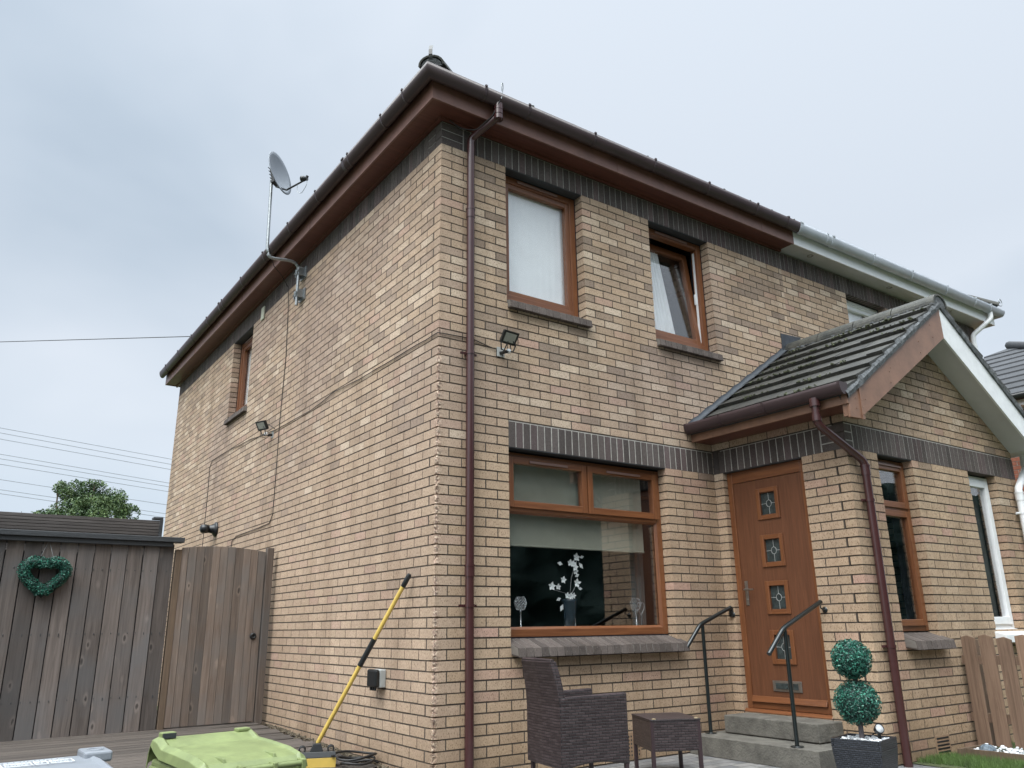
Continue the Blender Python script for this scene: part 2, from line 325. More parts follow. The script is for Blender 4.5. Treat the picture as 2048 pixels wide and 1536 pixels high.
def glassmat(name, ior=1.52, tint=(1, 1, 1), boost=1.):
    m = bpy.data.materials.new(name); m.use_nodes = True; t = m.node_tree; t.nodes.clear(); L = t.links.new
    o = N(t, 'ShaderNodeOutputMaterial'); tr = N(t, 'ShaderNodeBsdfTransparent'); tr.inputs[0].default_value = (*tint, 1)
    gl = N(t, 'ShaderNodeBsdfGlossy'); gl.inputs['Roughness'].default_value = .0; mx = N(t, 'ShaderNodeMixShader')
    lw = N(t, 'ShaderNodeLayerWeight'); lw.inputs[0].default_value = .5; pw_ = N(t, 'ShaderNodeMath', operation='POWER'); pw_.inputs[1].default_value = 5; L(lw.outputs['Facing'], pw_.inputs[0])
    ml = N(t, 'ShaderNodeMath', operation='MULTIPLY_ADD'); ml.inputs[1].default_value = .9; ml.inputs[2].default_value = .045*boost; ml.use_clamp = True; L(pw_.outputs[0], ml.inputs[0])
    L(ml.outputs[0], mx.inputs[0]); L(tr.outputs[0], mx.inputs[1]); L(gl.outputs[0], mx.inputs[2]); L(mx.outputs[0], o.inputs[0])
    n = N(t, 'ShaderNodeTexNoise', ins={'Scale': 1.2, 'Detail': 1}); tc = N(t, 'ShaderNodeTexCoord'); L(tc.outputs['Object'], n.inputs['Vector'])
    bp = N(t, 'ShaderNodeBump', ins={'Strength': .12, 'Distance': .004}); L(n.outputs[0], bp.inputs['Height']); L(bp.outputs[0], gl.inputs['Normal'])
    return m
GLASS = glassmat('window_glass', boost=3.0)
DGLASS = P('leaded_dark_glass', (.035, .045, .045), .12, var=.5, scale=25, bump=.5, bscale=70)

# ------------------------------------------------------------------ brickwork
def sillhole(h): return (h[0], h[1], h[2]-.075, h[3])
ZL = 2.475; C75 = .075; XP = 4.66875; LY = 9.45
def zi(i): return ZL-C75*i           # height of the top of course i
def mul(c, k): return tuple(x*k for x in c)
def lerp3(a, b, t): return tuple(x+(y-x)*t for x, y in zip(a, b))
TAN = (.43, .312, .21); GRY = (.235, .18, .14); CRM = (.60, .49, .375); PNK = (.44, .285, .22); PUR = (.27, .20, .178)
def brickcol(p):
    n = noise.noise(Vector(p)*.55+Vector((3, 5, 1))); n2 = noise.noise(Vector(p)*1.7)
    r = random.random(); up = min(1, max(0, (p[2]-2.2)/1.3))
    if r < .20*up+.05*max(0, n2): c = lerp3(TAN, GRY, rnd(.45, 1))
    elif r < (.20+.24)*up: c = lerp3(TAN, CRM, rnd(.4, 1))
    elif r > .93: c = lerp3(TAN, PNK, rnd(.4, 1))
    else: c = lerp3(TAN, lerp3(CRM, GRY, random.random()), rnd(0, .16+.2*up))
    if n > .10: c = lerp3(c, PUR, min(.55, (n-.10)*2.4)*(.12+.88*up))
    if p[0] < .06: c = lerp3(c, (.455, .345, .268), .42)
    elif p[2] > 2.7: c = lerp3(c, (.50, .40, .31), .15)
    return mul(c, rnd(.92, 1.08))
def splits(a, b, holes):
    segs = [(a, b)]
    for h0, h1 in holes:
        o = []
        for s0, s1 in segs:
            if h1 <= s0+1e-6 or h0 >= s1-1e-6: o.append((s0, s1))
            else:
                if h0 > s0+1e-6: o.append((s0, h0))
                if h1 < s1-1e-6: o.append((h1, s1))
        segs = o
    return segs
BD = .1025
def bricks(mb, M, u0, u1, i0, i1, phase, holes=(), own0=None, own1=None, keep=None, col=None, ends=(0, 0), rough0=None):
    """stretcher bond between courses i0..i1 (i grows downwards); joints sit on multiples of .225 (+.1125)"""
    mb.M = M
    for i in range(i0, i1):
        zt = zi(i)-.0005; zb = zi(i+1)+.0112; off = .1125*((i+phase) % 2)
        a = u0+(0 if own0 is None or (i+own0) % 2 == 0 else .1125); b = u1-(0 if own1 is None or (i+own1) % 2 == 0 else .1125)
        hs = [(h[0], h[1]) for h in holes if h[2] < zt-.02 and h[3] > zb+.02]
        for s0, s1 in splits(a, b, hs):
            x = math.floor((s0-off+1e-4)/.225)*.225+off
            while x < s1-1e-4:
                p0 = max(x, s0); p1 = min(x+.225, s1); x += .225
                if p1-p0 < .03: continue
                e0 = p0 if (abs(p0-s0) < 1e-4 and p0 > a+1e-4) or abs(p0-a) < 1e-4 else p0+.005
                e1 = p1 if (abs(p1-s1) < 1e-4 and p1 < b-1e-4) else p1-.005
                if abs(p1-u1) < 1e-4: e1 = p1
                elif abs(p1-b) < 1e-4 and own1 is not None: e1 = p1-.01
                if abs(p0-a) < 1e-4 and own0 is not None and a > u0+1e-4: e0 = p0
                if keep and not keep((p0+p1)/2, zb, zt): continue
                if own0 is not None and M is MF and p0 < .01: continue
                if M is MS and p1 > -.01: continue
                wp = M @ Vector(((p0+p1)/2, 0, zt)); c = (col or brickcol)(tuple(wp))
                j = rnd(-.0012, .0012); t0 = rnd(-.0008, .0008); t1 = rnd(-.0008, .0008)
                mb.hexa([(e0+rnd(0, .0012), j, zb+t0), (e1-rnd(0, .0012), j+rnd(-.0008, .0008), zb+t1), (e1, BD, zb), (e0, BD, zb),
                         (e0+rnd(0, .0012), j, zt+t0), (e1-rnd(0, .0012), j, zt+t1), (e1, BD, zt), (e0, BD, zt)], c)
def soldiers(mb, M, u0, u1, zb, n=None, d=.0, h=.215, mats=None):
    mb.M = M; n = n or round((u1-u0)/.075); s = (u1-u0)/n
    for k in range(n):
        g = rnd(.75, 1.25); c = mul((.092, .077, .072), g) if random.random() < .8 else mul((.105, .08, .078), g)
        mb.box(u0+k*s+.0055, u0+(k+1)*s-.0055, -d+rnd(-.001, .001), BD, zb+.0005, zb+h, c)
def stretch3(mb, M, u0, u1, zb, d=0):
    mb.M = M
    for k in range(3):
        mb.box(u0, u1, -d, BD, zb+.075*k+.0005, zb+.075*k+.065, mul((.092, .077, .072), rnd(.8, 1.2)))
def core(mb, M, u0, u1, z0, z1, holes=(), y0=.0028, y1=.0995, inset=.006):
    """mortar bed behind the brick faces, with the openings left out"""
    mb.M = M
    us = sorted({u0, u1}|{x for h in holes for x in (h[0]-inset, h[1]+inset)}); us = [u for u in us if u0 <= u <= u1]
    for a, b in zip(us, us[1:]):
        m = (a+b)/2; hz = sorted((h[2]-inset, h[3]+inset) for h in holes if h[0]-inset < m < h[1]+inset)
        z = z0
        for c, d in hz:
            if c > z+1e-4: mb.box(a, b, y0, y1, z, c)
            z = d
        if z < z1-1e-4: mb.box(a, b, y0, y1, z, z1)
MF = Matrix.Identity(4)
MS = Matrix.Rotation(R(-90), 4, 'Z')                                # side wall: u = -y
MPS = Matrix.Translation((3.15, 0, 0)) @ Matrix.Rotation(R(-90), 4, 'Z')
YP = -1.4625
MPF = Matrix.Translation((0, YP, 0))
MPR = Matrix.Translation((6.1875, 0, 0)) @ Matrix.Rotation(R(90), 4, 'Z')   # far porch side: u = +y
MN = Matrix.Translation((9.3375, 0, 0)) @ Matrix.Rotation(R(90), 4, 'Z')
H_LOW = (.675, 2.475, .975, 2.475); H_U1 = (.675, 1.575, 3.825, 5.1); H_U2 = (2.475, 3.375, 3.825, 5.1)
H_N1 = (5.9625, 6.8625, 3.825, 5.1); H_N2 = (7.7625, 8.6625, 3.825, 5.1); H_NL = (6.8625, 8.6625, .975, 2.475)
H_SIDE = (-6.075, -5.175, 3.975, 5.1)
H_DOOR = (.1125, 1.0125, .30, 2.475); H_PW = (3.6, 4.1625, .975, 2.475); H_NW = (5.175, 5.7375, .975, 2.475)
H_ARCH = (3.26, 6.08, 0, 2.9)
# porch roof lines
SL = .665; ZR = 4.08; XE = 2.83
def zroof(x): return ZR-SL*abs(x-XP)

house = thing('brick_house', 'tan brick semi-detached house with brown eaves, oak coloured windows and a tiled porch', 'house')
nhouse = thing('brick_house', 'attached neighbouring brick house with white gutter, white windows and white porch board', 'house')
def wall_obj(name, parent, fn, mats):
    mb = MB(); fn(mb); return mb.build(name, mats, parent)
# --- front wall (ours), and side wall
def f(mb):
    mb.mat = 0
    bricks(mb, MF, 0, XP, -35, 35, 0, [sillhole(H_LOW), sillhole(H_U1), sillhole(H_U2), (.675, 3.15, 2.475, 2.7), (3.27, 9, -1, 2.9)], own0=0)
    mb.mat = 1; core(mb, MF, .013, XP, -.6, 5.33, [(.0, .062, -.7, 3.24), sillhole(H_LOW), sillhole(H_U1), sillhole(H_U2), (3.27, XP+.1, -.7, 2.9)])
    mb.M = MF; mb.box(.0035, .0128, .013, .12, 3.24, 5.33); mb.box(.0035, .07, .062, .12, -.6, 3.239); mb.mat = 0; mb.box(.0125, .0695, .0125, .0615, -.6, 3.239, (.17, .13, .10))
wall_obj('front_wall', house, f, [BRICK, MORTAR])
def f(mb):
    mb.mat = 0
    # local u = -y, corner at u=0; the corner bricks are worn below the first floor
    bricks(mb, MS, -LY, 0, -35, 41, 1, [sillhole(H_SIDE)], own1=1)
    mb.mat = 1; core(mb, MS, -LY, -.11, -.6, 5.33, [sillhole(H_SIDE)])
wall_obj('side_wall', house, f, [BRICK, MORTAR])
def f(mb):
    mb.M = MF; mb.box(.3, 9.0, LY-.3, LY, -.6, 5.33, TAN)
wall_obj('rear_wall', house, f, [BRICK])
# --- dark soldier bands
def f(mb):
    mb.mat = 0
    soldiers(mb, MF, .675, 3.15, 2.475, n=33)
    soldiers(mb, MPS, .0, 1.4625-.2375, 2.475, n=16, d=.002); stretch3(mb, MPS, 1.235, 1.4625, 2.475, d=.002)
    soldiers(mb, MPF, 3.15+.1125, XP, 2.475, n=19, d=.002)
    mb.mat = 1; core(mb, MF, .68, 3.15, 2.478, 2.698, y0=.002); core(mb, MPS, 0.1, 1.35, 2.478, 2.698, y0=.001); core(mb, MPF, 3.156, XP, 2.478, 2.698, y0=.001)
wall_obj('brick_band', house, f, [DARKB, LMORTAR])
def f(mb):
    mb.mat = 0
    stretch3(mb, MF, .0, .215, 5.1, d=.002); soldiers(mb, MF, .225, XP, 5.1, n=59, d=.002)
    stretch3(mb, MS, -.2275, -.106, 5.1, d=.002); soldiers(mb, MS, -LY, -.2325, 5.1, n=123, d=.002)
    mb.mat = 1; core(mb, MF, .005, XP, 5.103, 5.322, y0=.002); core(mb, MS, -LY, -.11, 5.103, 5.322, y0=.002)
wall_obj('brick_band', house, f, [DARKB, LMORTAR])
# --- porch walls
def porch_keep(u, zb, zt): return zb < 3.74-.655*abs(u-XP)
def f(mb):
    mb.mat = 0
    bricks(mb, MPS, 0, 1.4625, -5, 33, 0, [H_DOOR, (-.1, 2, 2.475, 2.7)], own1=1)
    bricks(mb, MPF, 3.15, XP, -20, 33, 0, [sillhole(H_PW), (3, 7, 2.475, 2.7)], own0=0, keep=porch_keep)
    mb.mat = 1
    core(mb, MPS, 0, 1.35, -.1, 2.85, [H_DOOR]); core(mb, MPF, 3.155, XP, -.1, 2.8, [sillhole(H_PW)])
    mb.M = MF; mb.prism([(3.25, 2.75), (XP, 2.75), (XP, 3.68), ], YP+.005, YP+.0995, 1)
wall_obj('porch_wall', house, f, [BRICK, MORTAR])
# quoin bricks: one solid per course, wrapping the corner, crumbling at the edge below the first floor
def f(mb):
    mb.mat = 0
    for i in range(-35, 41):
        lx, ly = (.22, .1025) if i % 2 == 0 else (.1025, .22)
        zt = zi(i)-.0005; zb = zi(i+1)+.0095
        worn = 1. if -10 <= i <= 32 and i not in (14, 16, 17, 13) else (.5 if i in (-12, 14, 17) else .06)
        nx, nz = 34, 8; ss = [-ly+(lx+ly)*k/nx for k in range(nx+1)]; ss = sorted(set(ss+[0., .004, -.004, .008, -.008, .013, -.013, .018, -.018, .024, -.024, .03, -.03, .038, -.038])); vs = []
        for q in range(nz+1):
            t = q/nz; z = zb+(zt-zb)*t
            for s_ in ss:
                P0 = Vector((0, -s_, 0)) if s_ < 0 else Vector((s_, 0, 0)); P0.y = abs(P0.y)
                p3 = Vector((P0.x*17, P0.y*17, z*19+i*7)); g = math.exp(-(s_/.030)**2)
                nn = noise.noise(p3)+.6*noise.noise(p3*2.7+Vector((9, 2, 4)))
                d = worn*g*(.001+.014*max(-.6, nn)+.002*(2*t-1)**2) if worn > .1 else .0015*g
                d = max(d, -.008)
                zz = z+worn*g*.005*noise.noise(p3*1.3+Vector((1, 7, 0)))
                o = Vector((d*.72, d*.72, 0)) if abs(s_) < .045 else Vector((0, 0, 0))
                o += (Vector((1, 0, 0)) if s_ < 0 else Vector((0, 1, 0)))*worn*g*.005*noise.noise(p3*3)
                vs.append((P0.x+o.x, P0.y+o.y, zz))
        m = len(ss); c = brickcol((0, 0, zt))
        mb.M = MF; fs = [(q*m+k, q*m+k+1, (q+1)*m+k+1, (q+1)*m+k) for q in range(nz) for k in range(m-1)]
        ce = len(vs); vs += [(.1025 if i % 2 else .22, .1025 if i % 2 == 0 else .22, zb), (.1025 if i % 2 else .22, .1025 if i % 2 == 0 else .22, zt)]
        fs += [(k+1, k, ce) for k in range(m-1)]+[(nz*m+k, nz*m+k+1, ce+1) for k in range(m-1)]
        b_ = len(mb.f); mb.add(vs, fs, c)
        if worn > .1:
            for q_ in range(nz):
                for k in range(m-1):
                    if abs(ss[k]) < .05:
                        e_ = math.exp(-(ss[k]/.028)**2); nn = noise.noise(Vector((ss[k]*60, i*3.1+q_*.9, 2)))+rnd(-.35, .35)
                        mb.c[b_+q_*(m-1)+k] = lerp3(c, mul(PUR, .8) if nn > .15 else (PNK if nn > -.15 else CRM), .85*e_)
wall_obj('quoin_wall', house, f, [BRICK])
# --- inner lining: plastered inner leaf, floors, dark room
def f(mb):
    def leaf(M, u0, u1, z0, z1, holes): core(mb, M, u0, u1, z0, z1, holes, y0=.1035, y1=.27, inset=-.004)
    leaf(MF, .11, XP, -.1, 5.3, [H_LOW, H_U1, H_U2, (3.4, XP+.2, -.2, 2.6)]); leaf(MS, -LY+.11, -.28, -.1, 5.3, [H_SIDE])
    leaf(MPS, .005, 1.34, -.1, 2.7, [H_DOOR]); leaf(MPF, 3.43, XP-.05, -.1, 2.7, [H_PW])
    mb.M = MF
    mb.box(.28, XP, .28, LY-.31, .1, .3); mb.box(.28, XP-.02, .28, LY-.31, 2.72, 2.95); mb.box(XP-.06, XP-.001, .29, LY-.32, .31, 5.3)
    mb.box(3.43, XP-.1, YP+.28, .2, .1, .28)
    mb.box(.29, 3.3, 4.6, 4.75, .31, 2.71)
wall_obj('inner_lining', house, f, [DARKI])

# ------------------------------------------------------------------ windows
def frame_rect(mb, u0, u1, z0, z1, w, d0, d1, mV, mX, bev=None):
    """a rectangular frame of four members; uprights stand proud of the rails by a hair"""
    mb.mat = mV; mb.box(u0, u0+w, d0, d1, z0, z1); mb.box(u1-w, u1, d0, d1, z0, z1)
    mb.mat = mX; mb.box(u0+w, u1-w, d0+.0015, d1-.0015, z0, z0+w); mb.box(u0+w, u1-w, d0+.0015, d1-.0015, z1-w, z1)
def bead(mb, u0, u1, z0, z1, d0, d1, t, mV, mX):
    mb.mat = mX
    # sloped glazing bead: bottom and top, then sides
    mb.prism([(d0, z0), (d1, z0), (d1, z0+t)], u0, u1, 0); mb.prism([(d0, z1), (d1, z1), (d1, z1-t)], u0, u1, 0)
    mb.mat = mV
    mb.prism([(u0, d0), (u0, d1), (u0+t, d1)], z0, z1, 2); mb.prism([(u1, d0), (u1, d1), (u1-t, d1)], z0, z1, 2)
def sash(parent, M, u0, u1, z0, z1, w, d0, d1, mats, name='sash', pane=True, gd=None):
    mb = MB(); mb.M = M; frame_rect(mb, u0, u1, z0, z1, w, d0, d1, 0, 1)
    s = mb.build(name, mats, parent, bevel=.004)
    g = MB(); g.M = M; gg = gd or (d0+d1)/2; g.box(u0+w-.004, u1-w+.004, gg-.003, gg+.003, z0+w-.004, z1-w+.004); p = g.build('pane', GLASS, parent)
    return s, p
def sill_bricks(parent, M, u0, u1, zt, dz=.11, proj=.07, dfall=.05):
    mb = MB(); n = max(2, round((u1-u0)/.075)); s = (u1-u0)/n; mb.M = M
    mb.mat = 0
    for k in range(n):
        a = u0+k*s+.003; b = u0+(k+1)*s-.003; j = rnd(-.003, .003)
        c = mul((.095, .078, .07), rnd(.75, 1.25)); f0 = -proj+j
        mb.hexa([(a, f0, zt-dfall-.072), (b, f0, zt-dfall-.072), (b, .105, zt-dz), (a, .105, zt-dz), (a, f0+.012, zt-dfall+j), (b, f0+.012, zt-dfall+j), (b, .105, zt), (a, .105, zt)], c)
    mb.mat = 1; mb.prism([(-proj+.008, zt-dfall-.062), (.09, zt-dz+.01), (.09, zt-.006), (-proj+.016, zt-dfall-.005)], u0+.002, u1-.002, 0)
    return mb.build('window_sill', [SILLB, MATS['sill_mortar']], parent, bevel=.004)
def steel_lintel(parent, M, u0, u1, z):  # thin dark steel lintel edge under the soldier bricks
    mb = MB(); mb.M = M; mb.box(u0, u1, .002, .1, z-.007, z-.001); return mb.build('lintel', [CAPW], parent)
OV, OX = [OAKV, OAKX], None
def curtain(parent, M, u0, u1, z0, z1, d, m=CURT, amp=.0018, n=60, edge=None, shear=0):
    mb = MB(); mb.M = M; vs = []; 
    for k in range(n+1):
        u = u0+(u1-u0)*k/n; a = amp*math.sin(k*1.15)+amp*.6*math.sin(k*.43+1)
        vs += [(u, d+a, z0), (u+shear*k/n, d+a*.6, z1)]
    mb.add(vs, [(2*k, 2*k+2, 2*k+3, 2*k+1) for k in range(n)], smooth=True)
    return mb.build('curtain', m, parent)
def upper_window(par, M, H, wm, tilt=0, vent=True, fd=.108):
    u0, u1, z0, z1 = H; 
    mb = MB(); mb.M = M; frame_rect(mb, u0+.003, u1-.003, z0+.003, z1-.008, .066, fd, fd+.08, 0, 1)
    wdw = mb.build('window', wm, par, bevel=.004)
    if vent:
        v = MB(); v.M = M; v.box(u0+.20, u1-.22, fd-.014, fd, z1-.05, z1-.028); v.build('trickle_vent', [VENTM if wm[0] is OAKV else WHITE], wdw, bevel=.003)
    zb = z0+.065; 
    if tilt:
        zt = z1-.07; Mt = M @ Matrix.Translation((0, fd+.03, zb)) @ Matrix.Rotation(-tilt, 4, 'X') @ Matrix.Translation((0, -fd-.03, -zb))
        s, p = sash(wdw, Mt, u0+.060, u1-.060, zb, zt, .074, fd+.03, fd+.085, wm)
        st = MB(); st.M = M; st.box(u1-.075, u1-.062, fd+.035, fd+.06, zb+.05, zt-.03); st.box(u1-.085, u1-.07, fd+.05, fd+.07, zb+.5, zb+.62); st.build('stay_track', [WHITE], wdw)
    else:
        s, p = sash(wdw, M, u0+.056, u1-.056, z0+.056, z1-.066, .058, fd+.012, fd+.065, wm, gd=fd+.058)
    # painted inner reveal board
    sill_bricks(wdw, M, u0+.005, u1+.03, z0-.004, proj=.055)
    return wdw
for M_, hs_ in ((MF, (H_LOW, H_U1, H_U2)), (MS, (H_SIDE,)), (MPF, (H_PW,)), (MPS, (H_DOOR,))):
    for h_ in hs_: steel_lintel(house, M_, h_[0]-.002, h_[1]+.002, h_[3]+.0005)
w1 = upper_window(house, MF, H_U1, [OAKV, OAKX]); w1['label'] = 'tall oak framed window nearest the corner, closed, with white net curtain'
curtain(w1, MF, .71, 1.54, 3.87, 5.06, .20)
w2 = upper_window(house, MF, H_U2, [OAKV, OAKX], tilt=R(6.5)); w2['label'] = 'oak framed window tilted open at the top'
curtain(w2, MF, 2.50, 3.12, 3.87, 5.02, .30, amp=.006, shear=-.24)
w3 = upper_window(house, MS, H_SIDE, [OAKV, OAKY])
curtain(w3, MS, -6.02, -5.5, 4.03, 5.04, .2)
for H in (H_N1, H_N2):
    wn = upper_window(nhouse, MF, H, [WHITE, WHITE]); curtain(wn, MF, H[0]+.05, H[1]-.25, 3.87, 5.05, .2)
# lower front window
def lower_window():
    u0, u1, z0, z1 = H_LOW; fd = .098; mb = MB(); mb.M = MF
    frame_rect(mb, u0+.003, u1-.003, z0+.003, z1-.02, .06, fd, fd+.08, 0, 1)
    mb.mat = 1; mb.box(u0+.063, u1-.063, fd+.001, fd+.069, 1.965, 2.02)
    mb.mat = 0; mb.box(1.545, 1.605, fd+.002, fd+.068, 2.02, z1-.08)
    wd = mb.build('window', [OAKV, OAKX], house, bevel=.004); wd['label'] = 'wide oak framed living room window with two small top lights'
    for a, b in ((u0+.045, 1.570), (1.580, u1-.045)):
        sash(wd, MF, a, b, 1.995, 2.42, .058, fd-.018, fd+.045, [OAKV, OAKX])
        v = MB(); v.box(a+.22, b-.22, fd-.03, fd-.0185, 2.375, 2.395); v.build('trickle_vent', [VENTM], wd, bevel=.003)
    g = MB(); g.box(u0+.055, u1-.055, fd+.03, fd+.036, z0+.06, 1.968); g.build('pane', GLASS, wd)
    bd = MB(); bead(bd, u0+.063, u1-.063, z0+.063, 1.965, fd+.004, fd+.028, .018, 0, 1); bd.build('glazing_bead', [OAKV, OAKX], wd)
    bl = MB(); bl.box(u0+.03, u1-.16, .19, .193, 1.705, 2.43); bl.tube([(u0+.03, .192, 1.70), (u1-.16, .192, 1.70)], .009, 8); bl.build('roller_blind', BLIND, wd)
    # inside window board
    ib = MB(); ib.box(u0+.01, u1-.01, .125, .34, 1.0, 1.035); ib.build('window_board', [WHITE], wd)
    cu = MB(); 
    sill_bricks(wd, MF, u0+.0, u1+.05, z0-.004, proj=.105, dfall=.065)
    lc = curtain(wd, MF, 2.30, 2.46, .95, 2.4, .36, m=PLAST, amp=.02, n=16)
lower_window()
def porch_window(par, H, wm, label=None, white=False):
    u0, u1, z0, z1 = H; fd = .085; M = MPF; mb = MB(); mb.M = M
    frame_rect(mb, u0+.003, u1-.003, z0+.003, z1-.015, .055, fd, fd+.07, 0, 1)
    if not white: mb.mat = 1; mb.box(u0+.058, u1-.058, fd+.001, fd+.069, 1.99, 2.045)
    wd = mb.build('window', wm, par, bevel=.004)
    if label: wd['label'] = label
    if not white:
        sash(wd, M, u0+.045, u1-.045, 2.03, z1-.055, .055, fd-.018, fd+.045, wm); sash(wd, M, u0+.045, u1-.045, z0+.045, 2.005, .055, fd-.018, fd+.045, wm)
        v = MB(); v.M = M; v.box(u0+.1, u1-.1, fd-.03, fd-.0185, 2.40, 2.415); v.build('trickle_vent', [VENTM if wm[0] is OAKV else WHITE], wd)
    else:
        sash(wd, M, u0+.045, u1-.045, z0+.045, z1-.055, .07, fd-.018, fd+.045, wm)
    return wd
pw = porch_window(house, H_PW, [OAKV, OAKX], 'narrow oak framed porch window'); sill_bricks(pw, MPF, 3.6, 4.21, .971, proj=.105, dfall=.065)
curtain(pw, MPF, 3.62, 3.85, 1.0, 2.4, .2, m=PLAST, n=24, amp=.015)
nw = porch_window(nhouse, H_NW, [WHITE, WHITE], 'narrow white framed porch window', white=True)
curtain(nw, MPF, 5.2, 5.72, 1.0, 2.4, .2, m=PLAST, n=30, amp=.02)
mb = MB(); mb.M = MPF; mb.prism([(-.10, .93), (.1, .985), (.1, .90), (-.10, .86)], 5.14, 5.80, 0); mb.build('window_sill', [WHITE], nw, bevel=.004)

# ------------------------------------------------------------------ door
def make_door():
    M = MPS; mb = MB(); mb.M = M; u0, u1, z0, z1 = H_DOOR
    mb.mat = 0; mb.box(u0+.003, u0+.063, .05, .12, z0+.03, z1-.005); mb.box(u1-.063, u1-.003, .05, .12, z0+.03, z1-.005)
    mb.mat = 1; mb.box(u0+.063, u1-.063, .0515, .1185, z1-.115, z1-.005)
    mb.box(u0+.063, u1-.063, .0515, .1185, z0+.032, z0+.085)
    mb.prism([(-.004, z0+.004), (.12, z0+.004), (.12, z0+.03), (.02, z0+.03)], u0+.002, u1-.002, 0)
    fr = mb.build('door_frame', [OAKV, OAKY], house, bevel=.004)
    d = MB(); d.M = M; la, lb, lz0, lz1 = u0+.066, u1-.066, z0+.088, z1-.118
    # leaf with the four window openings left out
    cu = (la+lb)/2; holes = [(cu-.085, cu+.085, zc-.1, zc+.1) for zc in (2.125, 1.695, 1.28, .855)]
    core(d, M, la, lb, lz0, lz1, holes, y0=.06, y1=.104, inset=0)
    for k in range(1, 6):
        u = la+(lb-la)*k/6
        if abs(u-cu) > .1: d.box(u-.002, u+.002, .0592, .0605, lz0+.1, lz1-.02)
    door = d.build('door', [DOORM], house); door['label'] = 'brown front door with four small leaded panes in a column'
    wb = MB(); wb.M = M; wb.prism([(.03, lz0), (.06, lz0), (.06, lz0+.05), (.05, lz0+.05)], la, lb, 0); wb.build('weather_bar', [OAKY], door, bevel=.003)
    for zc in (2.125, 1.695, 1.28, .855):
        f = MB(); f.M = M; a, b, c, e = cu-.125, cu+.125, zc-.145, zc+.145
        frame_rect(f, a, b, c, e, .042, .046, .0598, 0, 1); f.build('pane_surround', [OAKV, OAKY], door, bevel=.004)
        g = MB(); g.M = M; g.box(cu-.083, cu+.083, .072, .078, zc-.098, zc+.098); gp = g.build('pane', DGLASS, door)
        l = MB(); l.M = M
        l.tube([(cu, .070, zc-.1), (cu, .070, zc-.03)], .0022, 6); l.tube([(cu, .070, zc+.03), (cu, .070, zc+.1)], .0022, 6)
        l.tube([(cu-.085, .070, zc), (cu-.026, .070, zc)], .0022, 6); l.tube([(cu+.026, .070, zc), (cu+.085, .070, zc)], .0022, 6)
        l.tube([(cu+.028*math.cos(t*.5236), .070, zc+.032*math.sin(t*.5236)) for t in range(13)], .0024, 6)
        l.build('lead_line', [GREYP], gp)
    h = MB(); h.M = M; hu = la+.045
    h.box(hu-.016, hu+.016, .052, .0598, 1.22, 1.44); h.tube([(hu, .052, 1.36), (hu, .02, 1.36), (hu+.03, .012, 1.36), (hu+.11, .012, 1.358)], [.009, .009, .009, .007], 8)
    h.lathe([(.0, -.004), (.008, -.004), (.008, .004), (0, .004)], (hu, .05, 1.27), 10, ax=(0, 1, 0)); h.build('door_handle', [CHROME], door, bevel=.002)
    l = MB(); l.M = M; l.box(cu-.15, cu+.15, .050, .0598, .485, .575); lp = l.build('letter_plate', [CHROME], door, bevel=.004)
    l = MB(); l.M = M; l.box(cu-.115, cu+.115, .044, .0498, .505, .555); l.box(cu-.01, cu+.012, .034, .0438, .507, .53); l.build('letter_flap', [DGLASS], lp, bevel=.002)
    b = MB(); b.M = M; b.box(.055, .095, -.025, -.002, 1.12, 1.20); b.build('door_bell', [BLACKP], house, bevel=.004)
make_door()

# ------------------------------------------------------------------ eaves, gutters, roof
DEEP = 1.85
def halfround(r, t=.004, n=12, z=0):
    pr = [(-r*math.cos(math.pi*k/n), z-r*DEEP*math.sin(math.pi*k/n)) for k in range(n+1)]
    ri = r-t; pr += [(ri*math.cos(math.pi*k/n), z-ri*DEEP*math.sin(math.pi*k/n)) for k in range(n+1)]
    return pr
SOFZ = 5.35; OV_ = .215
def eaves(parent, path_pts, dark, gutter, ends, brk, span_label=''):
    pass
def loop(o, y_end=LY+.2, x_end=XP, xs=0.):
    return [(xs-o, y_end), (xs-o, -o), (x_end, -o)]
def ring(mb, o0, o1, z0, z1, pts):  # L shaped bar around the corner between offsets o0<o1, mitred
    (ye, xe) = pts
    a = [(-o1, ye), (-o1, -o1), (xe, -o1), (xe, -o0), (-o0, -o0), (-o0, ye)]
    mb.hexa([(-o1, -o1, z0), (-o0, -o0, z0), (-o0, ye, z0), (-o1, ye, z0), (-o1, -o1, z1), (-o0, -o0, z1), (-o0, ye, z1), (-o1, ye, z1)])
    mb.hexa([(-o1, -o1, z0), (xe, -o1, z0), (xe, -o0, z0), (-o0, -o0, z0), (-o1, -o1, z1), (xe, -o1, z1), (xe, -o0, z1), (-o0, -o0, z1)])
YE = LY+.2
mb = MB(); ring(mb, -.05, OV_-.02, SOFZ+.004, SOFZ+.016, (YE, XP)); mb.build('soffit', [ROSEX], house)
mb = MB(); ring(mb, .002, .03, SOFZ-.022, SOFZ+.003, (YE, XP)); mb.build('soffit_trim', [ROSEX], house)
mb = MB(); mb.mat = 0; ring(mb, OV_-.018, OV_, SOFZ-.006, SOFZ+.2, (YE, XP))
mb.box(-OV_, .1, YE, YE+.018, SOFZ-.004, SOFZ+.25); mb.build('fascia', [P('rosewood_fascia', (.17, .085, .065), .4, var=.2, scale=5, bump=.03)], house, bevel=.002)
for x_ in (1.9, 4.1):
    j_ = MB(); j_.box(x_-.02, x_+.02, -OV_-.003, -OV_+.001, SOFZ-.008, SOFZ+.2); j_.build('fascia_joint', [MATS['rosewood_fascia']], bpy.data.objects['fascia'])
